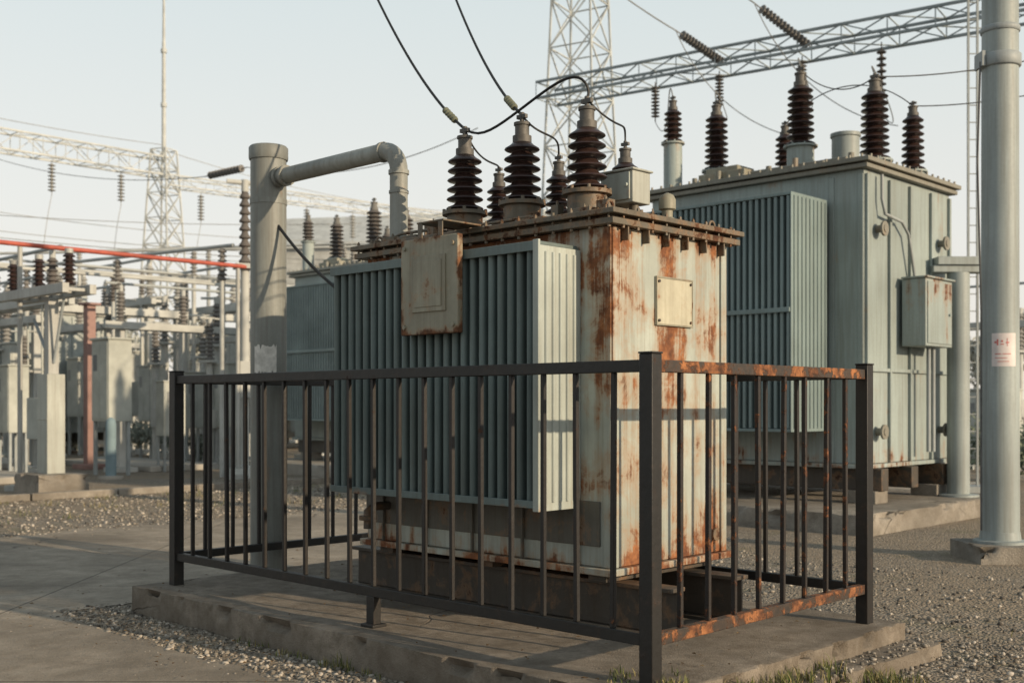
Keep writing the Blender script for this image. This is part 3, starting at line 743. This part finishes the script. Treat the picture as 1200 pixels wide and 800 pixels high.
g=MB(); r=.1835
def mark(a0,a1,z0,z1):
    vs=[]; n=4
    for k in range(n+1):
        a=math.radians(a0-20+(a1-a0)*k/n)
        for z in(z0,z1): vs.append((r*math.cos(a),r*math.sin(a),z))
    g.add(vs,[(2*k,2*k+2,2*k+3,2*k+1) for k in range(n)])
mark(-110,-104,2.17,2.19); mark(-103,-98,2.15,2.21); mark(-92,-82,2.155,2.165); mark(-90,-85,2.18,2.20); mark(-76,-66,2.17,2.182); mark(-73,-71,2.14,2.22)
mark(-108,-90,2.06,2.068); mark(-86,-60,2.06,2.068); mark(-108,-72,2.02,2.026); mark(-100,-66,1.985,1.991)
g.obj('notice_marks',M_signr,parent=P)
def column(name,loc,h,r,cap,label,mat=M_galv,cat='column',group=None):
    e=thing(name,loc,0,label,cat,group)
    g=MB(); g.lathe((0,0,0),[(r*1.8,0),(r*1.8,.03),(r,.04),(r,h)],16); g.obj('shaft',mat,parent=e)
    g=MB(); g.bx(-cap/2,cap/2,-.12,.12,h,h+.10); g.bx(-cap/2+.05,cap/2-.05,-.16,.16,h+.101,h+.22); g.obj('cross_plate',mat,parent=e,bevel=.01)
    return e
c1=I(1123,475,Y=16.4)
column('support_column',(c1.x,c1.y,.25),3.2,.155,.80,'pale grey support column with a flat cap plate',M_pole)

# ------------------------------------------------------------------ lattice towers and gantries
def bar(g,a,b,r): g.cyl(a,b,r,n=4,sm=False,caps=False)
def lattice(g,hb,ht,H,n,r):
    for sx in(-1,1):
        for sy in(-1,1): bar(g,(sx*hb,sy*hb,0),(sx*ht,sy*ht,H),r*1.5)
    zs=[H*(1-(1-i/n)**1.12) for i in range(n+1)]
    for i in range(n):
        z0,z1=zs[i],zs[i+1]; w0=hb+(ht-hb)*z0/H; w1=hb+(ht-hb)*z1/H
        c0=[(-w0,-w0),(w0,-w0),(w0,w0),(-w0,w0)]; c1=[(-w1,-w1),(w1,-w1),(w1,w1),(-w1,w1)]
        for k in range(4):
            a,b=k,(k+1)%4
            bar(g,(*c0[a],z0),(*c1[b],z1),r); bar(g,(*c0[b],z0),(*c1[a],z1),r); bar(g,(*c1[a],z1),(*c1[b],z1),r)
def tower(loc,hb,ht,H,n,r,mat,label,spire=0,rot=ROT):
    e=thing('lattice_tower',loc,rot,label,'lattice tower','steel lattice towers')
    g=MB(); lattice(g,hb,ht,H,n,r); g.obj('lattice_frame',mat,parent=e)
    for sx in(-1,1):
        for sy in(-1,1):
            g=MB(); g.bx(sx*hb-.25,sx*hb+.25,sy*hb-.25,sy*hb+.25,0,.2); g.obj('footing',M_pad,parent=e)
    if spire:
        g=MB(); g.cyl((0,0,H-.5),(0,0,H+spire*.5),.09,.07,8); g.cyl((0,0,H+spire*.5),(0,0,H+spire),.06,.025,8)
        for z in(.2,.45,.7): g.cyl((0,0,H+spire*z),(0,0,H+spire*z+.15),.12,n=8)
        g.obj('lightning_rod',mat,parent=e)
    return e
def truss(p0,p1,w,h,n,r,mat,label):
    p0=Vector(p0);p1=Vector(p1); d=p1-p0; Lg=d.length; d.normalize(); s=up.cross(d).normalized()*w/2; u=up*h/2
    g=MB(); o=p0
    cs=[lambda t,a=a,b=b:(d*t+s*a+u*b) for a,b in((-1,-1),(1,-1),(1,1),(-1,1))]
    for c in cs: bar(g,c(0),c(Lg),r*1.9)
    st=Lg/n
    for i in range(n):
        t0,t1=i*st,(i+1)*st
        for k in range(4):
            a,b=cs[k],cs[(k+1)%4]
            if i%2: a,b=b,a
            bar(g,a(t0),b(t1),r*.8); bar(g,a(t0),b(t0),r*.7)
    return g.obj('gantry_beam',mat,loc=o,label=label,category='gantry beam',group='lattice gantry beams')
TW=I(680,475,Y=31.0)
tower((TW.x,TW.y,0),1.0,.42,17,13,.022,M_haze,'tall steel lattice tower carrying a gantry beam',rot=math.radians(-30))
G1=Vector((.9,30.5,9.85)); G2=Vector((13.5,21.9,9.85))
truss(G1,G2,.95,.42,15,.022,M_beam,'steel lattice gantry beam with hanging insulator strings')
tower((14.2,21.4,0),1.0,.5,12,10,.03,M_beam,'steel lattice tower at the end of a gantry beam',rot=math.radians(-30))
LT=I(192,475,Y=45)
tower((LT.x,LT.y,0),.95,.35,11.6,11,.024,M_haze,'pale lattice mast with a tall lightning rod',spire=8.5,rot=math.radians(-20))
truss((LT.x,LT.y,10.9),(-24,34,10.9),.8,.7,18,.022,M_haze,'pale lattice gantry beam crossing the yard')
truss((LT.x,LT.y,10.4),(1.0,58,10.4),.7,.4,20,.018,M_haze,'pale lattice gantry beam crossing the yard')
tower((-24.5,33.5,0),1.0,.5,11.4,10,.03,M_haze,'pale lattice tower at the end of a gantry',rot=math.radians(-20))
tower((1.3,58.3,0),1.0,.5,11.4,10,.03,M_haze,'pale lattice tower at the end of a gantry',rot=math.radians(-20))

def istring(a,b,r,n,label='dark disc insulator string hanging from the gantry beam',group='insulator strings on the gantries'):
    a=Vector(a);b=Vector(b);d=(b-a); Lg=d.length; d.normalize(); g=MB()
    L0=Lg*.1; st=Lg*.8/n; prof=[(.014,0),(.014,L0)]
    for i in range(n):
        z=L0+i*st; prof+=[(r*.3,z),(r*.35,z+st*.2),(r,z+st*.45),(r*.95,z+st*.6),(r*.3,z+st*.7)]
    prof+=[(.014,Lg*.9),(.014,Lg)]
    g.lathe((0,0,0),prof,12,axis=d)
    return g.obj('insulator_string',M_porc,loc=a,label=label,category='insulator',group=group)
def onbeam(t,dz=0): return G1.lerp(G2,t)+Vector((0,0,dz))
def tb_for(ix):
    r=(ix-600)/1339; d=G2-G1; return (r*G1.y-G1.x)/(d.x-r*d.y)
cap=lambda x,y,z: B0+Vector((CR*x-SR*y,SR*x+CR*y,z))
tops={768:cap(-3.25,.25,6.25),843:cap(-2.83,.8,6.2),938:cap(-1.39,.8,6.45),1033:cap(-.247,.8,6.1)}
for ix,L_ in((768,1.0),(843,.95),(940,1.0),(1033,1.6)):
    a=onbeam(tb_for(ix),-.2); b=a-Vector((0,0,L_)); istring(a,b,.11,9)
    tp=tops[min(tops,key=lambda q:abs(q-ix))]
    wire(bez([b,b+Vector((.2,-1.5,-1.2)),tp+Vector((0,.8,.9)),tp]),.010,M_bwire,'thin dropper wire from gantry to bushing',name='overhead_wire',group='dropper wires from the gantry')
for ix,(sx,sy),k in((852,(792,36),1),(954,(884,4),1)):
    a=onbeam(tb_for(ix),-.1); Y=a.y-1.0
    d=I(sx,sy,Y=Y); istring(a,d,.11,14,'dark tension insulator string fixed to the gantry beam')
    e=d+(d-a)*5
    wire(bez([d,d+(d-a)*1.5+Vector((0,0,-.2)),e+Vector((0,0,.6))]),.015,M_bwire,'thin overhead conductor leaving the gantry',name='overhead_wire',group='overhead conductors of the gantry')
    wire(bez([d,d.lerp(a,.5)+Vector((.1,0,-1.3)),a+Vector((.8,0,-1.6)),a+Vector((1.6,-1.,-2.0))]),.011,M_bwire,'slack jumper loop under the gantry beam',name='overhead_wire',group='overhead conductors of the gantry')
for (a,b,s) in((cap(-2.35,2.0,5.98),cap(-.25,2.0,5.9),.6),(cap(-1.39,.8,6.4),cap(-.247,.8,6.08),-.3),(cap(-.25,2.0,5.9),cap(3.2,4.0,6.6),-.3),(cap(-.247,.8,6.08),cap(4.2,4.0,7.4),-.5)):
    wire(bez([a,a.lerp(b,.3)+Vector((0,0,s)),a.lerp(b,.7)+Vector((0,0,s)),b]),.009,M_bwire,'thin conductor running from a bushing top',name='overhead_wire',group='bushing conductors')

lm=I(1140,475,Y=20)
g=MB()
for sx in(-.08,.08): bar(g,(sx,0,0),(sx,0,11),.025)
for i in range(36): bar(g,(-.08,0,.3*i+.2),(.08,0,.3*i+.2),.012)
g.bx(-.3,.3,-.3,.3,0,.15)
g.obj('ladder_mast',M_galvd,loc=(lm.x,lm.y,0),rotz=0,label='slender steel ladder mast rising behind the pole',category='mast')

# ------------------------------------------------------------------ switchgear yard (left)
def stand(loc,h,label,scale=1,rz=0,ins=.9,mat=M_galv):
    e=thing('post_insulator',loc,rz,label,'insulator stand','post insulator stands')
    g=MB(); g.lathe((0,0,.12),[(.16,0),(.16,.03),(.085,.04),(.085,h-.12)],12); g.bx(-.20,.20,-.20,.20,h,h+.06); g.bx(-.3,.3,-.3,.3,0,.12); g.bx(-.12,.12,-.2,-.08,1.0,1.45); g.obj('support',mat,parent=e)
    g=MB(); g.lathe((0,0,h+.06),shed_profile(.06,.12,0,ins,9),12); g.obj('insulator',M_porc,parent=e)
    g=MB(); g.cyl((0,0,h+.06+ins),(0,0,h+.21+ins),.07,n=10); g.cyl((-.35,0,h+.18+ins),(.35,0,h+.18+ins),.03,n=8); g.obj('terminal_cap',M_galv,parent=e)
    return e
S0=stand((-5.2,30,0),2.6,'steel stand topped by a brown post insulator')
def portal(loc,W,H,label,rz=ROT,n=3):
    e=thing('portal_frame',loc,rz,label,'steel frame','portal frames of the switchyard')
    for x in(-W/2,W/2):
        g=MB(); g.bx(x-.09,x+.09,-.09,.09,.121,H); g.bx(x-.3,x+.3,-.3,.3,0,.12); g.obj('column',M_galv,parent=e,bevel=.01)
    g=MB(); g.bx(-W/2-.5,W/2+.5,-.22,-.10,H+.002,H+.18); g.bx(-W/2-.5,W/2+.5,.10,.22,H+.002,H+.18)
    for i in range(9):
        x=-W/2-.4+i*(W+.8)/8; g.bx(x-.05,x+.05,-.0995,.0995,H+.05,H+.12)
    g.obj('crossbeam',M_galv,parent=e,bevel=.008)
    for i in range(n):
        x=-W/2+i*W/(n-1)
        g=MB(); g.lathe((x,0,H+.18),shed_profile(.06,.12,0,.75,8),12); g.cyl((x,0,H+.93),(x,0,H+1.08),.06,n=8,mi=1); g.obj('insulator',[M_porc,M_galv],parent=e)
    g=MB(); g.cyl((-W/2-.4,0,H+1.12),(W/2+.4,0,H+1.12),.035,n=8); g.obj('busbar',M_galvd,parent=e)
    g=MB(); g.bx(W/2-.25,W/2+.25,-.40,-.12,.9,1.7); g.cyl((W/2,-.2,1.7),(W/2,-.2,H),.025,n=6); g.obj('operating_box',M_palepaint,parent=e,bevel=.01)
    return e
P0=portal((-10.2,23.5,0),3.4,3.5,'pale steel portal frame carrying brown insulators')
PS=[(-16,30,1.0,ROT),(-12.5,33,1.05,ROT),(-9.4,36,1.0,ROT),(-6.5,31,.95,ROT),(-15,42,1.05,ROT+math.pi/2),(-19,38,1,ROT),(-11,47,1.1,ROT),(-5.5,50,1.15,ROT),(-2.5,40,1.1,ROT),(-20,50,1.2,ROT),(-14,24,.95,ROT),(-8,27.8,.95,ROT+math.pi/2),(-3.9,34,1.0,ROT+math.pi/2),(-25,48,1.1,ROT),(-23,42,1.0,ROT+math.pi/2),
    (-12.6,28.5,1.,ROT),(-10.8,31.5,1.15,ROT+math.pi/2),(-16.4,34.5,1.2,ROT),(-8.4,33,1.2,ROT),(-13.2,38,1.35,ROT),(-10,41,1.3,ROT+math.pi/2),(-18,43,1.35,ROT),(-7.6,44.5,1.3,ROT),(-6.9,35.5,.9,ROT)]
for (x,y,s,rz) in PS:
    copy_thing(P0,(x,y,0),rz,s,'hazy steel portal frame with insulators in the switchyard')
for (x,y,s) in((-7.4,28,1.),(-9.2,29.5,1.),(-10.8,31,1.),(-13,28,1.05),(-14.3,29.3,1.05),(-6.2,36,1.1),(-8,38,1.1),(-16.5,34,1.1),(-18,36,1.1),(-5,43,1.2),(-7.5,45,1.2),(-12,41,1.2),(-4.2,28.5,.95),(-17,44,1.2),(-21,46,1.2),(-9.9,43,1.2),(-11.6,27.2,.9),(-10.6,26,.9),(-15.2,38,1.1),(-13.8,39.5,1.1),
    (-7.9,30.6,1.2),(-12,35,1.3),(-10.4,34.2,1.3),(-14.6,33,1.2),(-5.9,33.4,1.1),(-11.2,38.8,1.4),(-16,40,1.4),(-6.6,29.3,1.0),(-8.6,31.8,1.1)):
    copy_thing(S0,(x,y,0),random.uniform(0,1.5),s,'steel stand topped by a brown post insulator')
c=I(287,475,Y=24.5); copy_thing(S0,(c.x,c.y,0),.4,(1.1,1.1,1.72),'tall steel stand with brown insulator beside the thick post')
def buspipe(a,b,z,r,mat,lab):
    a=Vector((*a,0));b=Vector((*b,0)); d=b-a
    e=thing('tubular_busbar',a,0,lab,'busbar','tubular busbars of the switchyard')
    g=MB(); g.cyl((0,0,z),d+Vector((0,0,z)),r,n=10); g.obj('pipe',mat,parent=e)
    for t in(.04,.35,.66,.97):
        q=d*t; g=MB(); g.cyl((q.x,q.y,0),(q.x,q.y,z-.75),.06,n=8); g.obj('support',M_galv,parent=e)
        g=MB(); g.lathe((q.x,q.y,z-.75),shed_profile(.05,.11,0,.70,7),10); g.obj('insulator',M_porc,parent=e)
for a,b,z,m in(((-15.5,22),(-6.5,31),4.7,M_galv),((-17,24.5),(-7.5,34),5.1,M_galv),((-19,29),(-8,40),5.8,M_galvd),((-15.4,30.6),(-6,24.6),5.0,M_galvd),((-19,34),(-4,32),6.0,M_galv),((-20,40),(-5,37),6.8,M_galv)):
    buspipe(a,b,z,.04,m,'pale tubular busbar on brown post insulators')
nb=I(60,578,z=0)
e=thing('switch_column',(nb.x,nb.y,0),ROT,'pale grey steel column with mechanism box on a concrete block','column')
g=MB(); v,f=roughslab(-.52,.52,-.45,.45,0,.36,16,16,4,.015,3); g.add(v,f); g.obj('footing',M_pad,parent=e)
g=MB(); g.bx(-.20,.20,-.16,.16,.36,2.1); g.bx(-.21,.21,-.17,-.161,1.3,1.33); g.obj('mechanism_box',M_palepaint,parent=e,bevel=.015)
g=MB(); g.bx(-.09,.09,-.09,.09,2.101,3.45); g.obj('shaft',M_galv,parent=e,bevel=.008)
g=MB(); g.bx(-1.9,1.1,-.3,-.18,3.452,3.62); g.bx(-1.9,1.1,.18,.30,3.452,3.62)
for i in range(7): g.bx(-1.8+i*.45,-1.74+i*.45,-.179,.179,3.5,3.56)
g.obj('crossbeam',M_galv,parent=e,bevel=.008)
for x in(-1.6,-.5,.7):
    g=MB(); g.lathe((x,0,3.62),shed_profile(.06,.12,0,.55,7),14); g.cyl((x,0,4.17),(x,0,4.25),.07,n=8,mi=1); g.obj('insulator',[M_porc,M_galv],parent=e)
g=MB(); g.cyl((-.7,0,3.1),(-.1,0,2.4),.03,n=8); g.cyl((.5,0,3.4),(.1,0,2.3),.025,n=8); g.obj('drive_rod',M_galvd,parent=e)
ra=Vector((-12.4,17.4,4.5)); rb=Vector((-5.6,24.4,4.5)); d=(rb-ra)
e=thing('red_bus_pipe',(ra.x,ra.y,0),0,'long red painted bus pipe on slim steel supports','pipe')
rl=ra-Vector((ra.x,ra.y,0))
g=MB(); g.cyl(rl,rl+d,.045,n=12); g.obj('pipe',M_red,parent=e)
for t in(.05,.5,.97):
    q=rl+d*t; g=MB(); g.cyl((q.x,q.y,0),(q.x,q.y,4.45),.045,n=10); g.bx(q.x-.2,q.x+.2,q.y-.2,q.y+.2,0,.1); g.obj('support',M_galv,parent=e)
rc=I(105,475,Y=28)
g=MB(); g.bx(-.11,.11,-.11,.11,.0,4.0); g.bx(-.3,.3,-.3,.3,0,.12); g.bx(-.2,.2,-.2,.2,4.001,4.06)
g.obj('red_column',M_redd,loc=(rc.x,rc.y,0),rotz=ROT,label='dull red steel column standing in the switchyard',category='column',bevel=.01)
def cabinet(loc,w,d,h,leg,label,rz=ROT):
    e=thing('control_cabinet',loc,rz,label,'electrical cabinet','outdoor control cabinets')
    g=MB(); g.bx(-w/2,w/2,-d/2,d/2,leg,leg+h); g.bx(-w/2-.04,w/2+.04,-d/2-.04,d/2+.04,leg+h+.001,leg+h+.05); g.obj('box_body',M_palepaint,parent=e,bevel=.012)
    for a,b in((-w/2+.04,-.005),(.005,w/2-.04)):
        g=MB(); g.bx(a,b,-d/2-.015,-d/2-.001,leg+.05,leg+h-.05); g.obj('door',M_palepaint,parent=e,bevel=.004)
    g=MB(); g.bx(-w/4-.09,-w/4+.09,-d/2-.0195,-d/2-.0155,leg+h*.62,leg+h*.82); g.obj('viewing_window',M_glass,parent=e)
    for x in(-w/2+.06,w/2-.06):
        for y in(-d/2+.06,d/2-.06):
            g=MB(); g.bx(x-.035,x+.035,y-.035,y+.035,0,leg-.001); g.obj('leg',M_galvd,parent=e)
    return e
c=I(131,475,Y=25.5); K0=cabinet((c.x,c.y,0),.8,.55,1.8,1.2,'pale grey outdoor cabinet standing on steel legs')
for (ix,Y,s) in((25,33,1.1),(225,30,.8),(268,28,.85),(15,25,.8),(178,34,.9),(290,36,.9),(232,40,1.),(60,40,1.2),(8,40,1.3),(200,27,.7),(155,38,1.1),(262,44,1.4),(95,36,1.),(40,29,.9)):
    c=I(ix,475,Y=Y); copy_thing(K0,(c.x,c.y,0),ROT+random.choice((0,math.pi/2)),s,'pale grey outdoor cabinet in the switchyard')
bl=I(130,475,Y=24.2)
e=thing('bollard',(bl.x,bl.y,0),0,'short blue-grey steel bollard on the gravel','bollard')
g=MB(); g.lathe((0,0,0),[(.11,0),(.11,1.15),(.09,1.25),(.02,1.3)],16); g.obj('shaft',M_blue,parent=e)
g=MB(); g.lathe((0,0,0),[(.26,0),(.26,.06),(.125,.07)],16); g.obj('base',M_pad,parent=e)
for (x,y,a,b2) in((-11.5,24.5,5,1.2),(-9.5,29,5,2.),(-14,30,5,2.)):
    g=MB(); g.bx(-a/2,a/2,-b2/2,b2/2,0,.14); g.obj('concrete_pad',M_pad,loc=(x,y,0),rotz=ROT,bevel=.02,label='long low concrete pad in the switchyard',category='concrete pad',group='concrete pads under equipment')

GW='thin overhead wires over the yard'
def sag(a,b,s,n=20):
    a=Vector(a);b=Vector(b); return [a.lerp(b,i/n)-Vector((0,0,s*4*(i/n)*(1-i/n))) for i in range(n+1)]
for (p,q,s,r) in(((-24,34,12.2),(LT.x,LT.y,11.8),.3,.013),((-26,37,9.5),(-4,52,9),.8,.013),((-24,36,8.2),(-2,48,8.0),.7,.013),((-20,28,6.6),(-3.0,40,6.6),.4,.012),((-21,28,5.9),(-4,42,6.0),.4,.012),
                 ((LT.x,LT.y,11.6),(1.3,58.3,11.4),.8,.013),((-22,30,7.4),(-5,38,7.6),.4,.011),((-22,33,7.2),(-3,44,7.0),.5,.011),((-18,26,5.4),(-4,36,5.6),.3,.011)):
    wire(sag(p,q,s),r,M_bwire,'thin overhead wire crossing the sky',name='overhead_wire',group=GW)
for t in(.12,.3,.47,.63,.8):
    a=Vector((LT.x,LT.y,10.5)).lerp(Vector((-24,34,10.5)),t); istring(a,a-Vector((0,0,1.3)),.14,8)
    wire(bez([a-Vector((0,0,1.3)),a-Vector((.3,.2,3)),a-Vector((0,1,5.6))]),.012,M_bwire,'thin dropper wire below the gantry',name='overhead_wire',group='dropper wires from the gantry')
for t in(.08,.2,.33,.45):
    a=Vector((LT.x,LT.y,10.15)).lerp(Vector((1.0,58,10.15)),t); istring(a,a-Vector((0,0,1.3)),.14,8)
    wire(bez([a-Vector((0,0,1.3)),a-Vector((.3,.2,3)),a-Vector((0,1,5.6))]),.012,M_bwire,'thin dropper wire below the gantry',name='overhead_wire',group='dropper wires from the gantry')
istring(I(240,207,Y=30),I(290,196,Y=29),.10,11,'dark tension insulator string on a thin wire')
wire(sag(I(290,196,Y=29),I(560,150,Y=26),.5),.011,M_bwire,'thin overhead wire crossing the sky',name='overhead_wire',group=GW)
wire(sag(I(240,207,Y=30),I(-60,165,Y=36),.5),.011,M_bwire,'thin overhead wire crossing the sky',name='overhead_wire',group=GW)

# ------------------------------------------------------------------ distant building and vegetation
bb=thing('substation_building',(-6,72,0),math.radians(-12),'pale hazy hall with a grey gable roof beyond the yard','building')
g=MB(); g.bx(-9,9,-5,5,0,11); g.obj('wall',M_wall,parent=bb)
g=MB(); g.add([(-9.4,-5.4,11.01),(9.4,-5.4,11.01),(9.4,5.4,11.01),(-9.4,5.4,11.01),(-9.4,0,13.6),(9.4,0,13.6)],[(0,1,5,4),(2,3,4,5),(0,4,3),(1,2,5),(3,2,1,0)]); g.obj('roof',M_roof,parent=bb)
for i in range(6):
    for z in(2,6.5):
        g=MB(); x=-7.5+i*3; g.bx(x-.8,x+.8,-5.05,-5.002,z,z+2); g.obj('window',M_glass,parent=bb)
def leafmass(g,c,r,n,s):
    for i in range(n):
        d=Vector((random.gauss(0,1),random.gauss(0,1),random.gauss(0,1))).normalized()*random.random()**.4
        p=Vector(c)+Vector((d.x*r[0],d.y*r[1],d.z*r[2])); 
        if p.z<0.05: continue
        a=Vector((random.uniform(-1,1),random.uniform(-1,1),random.uniform(-1,1))).normalized(); b=a.orthogonal().normalized()
        q=s*random.uniform(.6,1.4)
        g.add([p-a*q,p+b*q*.6,p+a*q,p-b*q*.6],[(0,1,2,3)])
def tree(loc,H,label):
    e=thing('tree',loc,random.uniform(0,6),label,'tree','hazy trees beyond the yard')
    g=MB(); g.cyl((0,0,0),(.1,0,H*.5),.18,.10,8)
    for i in range(5):
        a=i*1.3; g.cyl((.05,0,H*(.3+.05*i)),(H*.2*math.cos(a),H*.2*math.sin(a),H*(.6+.05*i)),.07,.02,6)
    g.obj('trunk',M_bark,parent=e)
    g=MB()
    for i in range(11):
        a=random.uniform(0,6.28); rr=random.uniform(0,.28)*H; leafmass(g,(rr*math.cos(a),rr*math.sin(a),H*random.uniform(.42,.85)),(H*.16,H*.16,H*.12),170,.16)
    g.obj('crown',M_leaf,parent=e)
    return e
t0=tree((-16,58,0),6.5,'leafy tree beyond the switchyard')
for (x,y,s) in((-21,60,1.),(-26,63,1.1),(-31,62,.9),(-11,60,.8),(-36,66,1.1),(3,70,.9),(14,66,.9),(20,60,1.0),(26,62,.9),(31,66,1.2),(38,70,1.1),(-3,64,.7),(9,60,.8)):
    copy_thing(t0,(x,y,0),random.uniform(0,6),s)
g=MB()
for i in range(60):
    x=random.uniform(-50,55); leafmass(g,(x,random.uniform(-2,6),.8),(1.8,1.2,1.3),110,.16)
g.obj('hedge',M_leaf,loc=(0,56,0),kind='stuff',label='far belt of low shrubs behind the yard')
def bush(x,y,h):
    g=MB()
    for i in range(6): leafmass(g,(random.uniform(-.5,.5)*h,random.uniform(-.4,.4)*h,h*random.uniform(.3,.75)),(h*.35,h*.35,h*.3),160,.06)
    g.obj('bush',M_leaf,loc=(x,y,0),label='small green bush growing by the equipment',category='bush',group='small bushes')
for ix,Y,h in((1148,24,1.6),(1180,26,1.3),(1195,23,1.2),(175,33,1.1),(205,35,1.0),(240,31,.8),(85,38,1.0)):
    c=I(ix,475,Y=Y); bush(c.x,c.y,h)
c=I(1160,475,Y=27)
cabinet((c.x,c.y,0),1.2,.7,1.6,.3,'pale grey outdoor cabinet in the switchyard')
for ix,Y,s in((1165,30,1.1),(1195,34,1.2)):
    c=I(ix,475,Y=Y); copy_thing(S0,(c.x,c.y,0),.3,s)
copy_thing(P0,(12.5,29,0),ROT,1.,'steel portal frame with insulators in the switchyard')

# ------------------------------------------------------------------ distance haze painted into the finishes of the far equipment
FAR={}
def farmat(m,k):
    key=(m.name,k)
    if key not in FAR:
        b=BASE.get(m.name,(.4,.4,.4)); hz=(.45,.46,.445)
        FAR[key]=simple(m.name+'_hazed',tuple(b[i]*(1-k)+hz[i]*k for i in range(3)),rough=.85,var=.2,scale=1.5,bump=0,spec=.2,d=3)  # base colour blended towards a haze tone, more with distance
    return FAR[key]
CH={}
for o in bpy.data.objects:
    if o.parent: CH.setdefault(o.parent.name,[]).append(o)
def desc(o):
    out=[o]
    for c in CH.get(o.name,[]): out+=desc(c)
    return out
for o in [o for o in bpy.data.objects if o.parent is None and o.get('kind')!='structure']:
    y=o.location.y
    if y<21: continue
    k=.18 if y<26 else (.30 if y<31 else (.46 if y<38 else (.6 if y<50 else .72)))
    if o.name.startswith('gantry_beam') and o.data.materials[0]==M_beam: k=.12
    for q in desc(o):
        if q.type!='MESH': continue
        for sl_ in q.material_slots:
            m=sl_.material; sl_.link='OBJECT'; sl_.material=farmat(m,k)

# ------------------------------------------------------------------ light, sky
SUN_AZ=math.radians(-35); SUN_EL=math.radians(16)
sd=Vector((math.cos(SUN_AZ)*math.cos(SUN_EL),math.sin(SUN_AZ)*math.cos(SUN_EL),math.sin(SUN_EL)))
sl=bpy.data.lights.new('sun','SUN'); sl.energy=5.0; sl.angle=math.radians(.6); sl.color=(1,.79,.54)
so=bpy.data.objects.new('sun',sl); COL.objects.link(so); so.rotation_euler=sd.to_track_quat('Z','Y').to_euler(); so.location=(20,-14,12)
w=bpy.data.worlds.new('World'); scene.world=w; w.use_nodes=True; nt=w.node_tree; nt.nodes.clear(); g=N(nt)
sky=g.n('ShaderNodeTexSky'); sky.sky_type='NISHITA'; sky.sun_disc=False; sky.sun_elevation=SUN_EL
sky.sun_rotation=math.pi/2-SUN_AZ; sky.air_density=1.; sky.dust_density=4.; sky.ozone_density=1.
hs=g.n('ShaderNodeHueSaturation'); hs.inputs['Saturation'].default_value=.5; g.l(sky.outputs[0],hs.inputs['Color'])
tc=g.n('ShaderNodeTexCoord'); sp=g.n('ShaderNodeSeparateXYZ'); g.l(tc.outputs['Generated'],sp.inputs[0])
hz=g.ramp(sp.outputs[2],[(0.,(1.,.93,.83)),(.12,(.92,.90,.84)),(.35,(.74,.82,.82)),(.6,(.44,.53,.57)),(1.,(.28,.36,.41))])
sc_=g.n('ShaderNodeVectorMath',operation='SCALE'); g.l(hz,sc_.inputs[0]); sc_.inputs[3].default_value=8.2
mx=g.mix(.78,hs.outputs[0],sc_.outputs[0])
bg=g.n('ShaderNodeBackground'); bg.inputs[1].default_value=.132; g.l(mx,bg.inputs[0])
wo=g.n('ShaderNodeOutputWorld'); g.l(bg.outputs[0],wo.inputs[0])
scene.view_settings.view_transform='Standard'; scene.view_settings.look='None'; scene.view_settings.exposure=0

cam=bpy.data.cameras.new('camera'); co=bpy.data.objects.new('camera',cam); COL.objects.link(co)
co.location=(0,0,1.55); co.rotation_euler=(math.radians(90),0,0)
cam.sensor_width=36; cam.lens=1339/1200*36; cam.shift_y=75/1200; cam.clip_end=3000; cam.clip_start=.05
cam.dof.use_dof=True; cam.dof.focus_distance=7.0; cam.dof.aperture_fstop=2.4
scene.camera=co
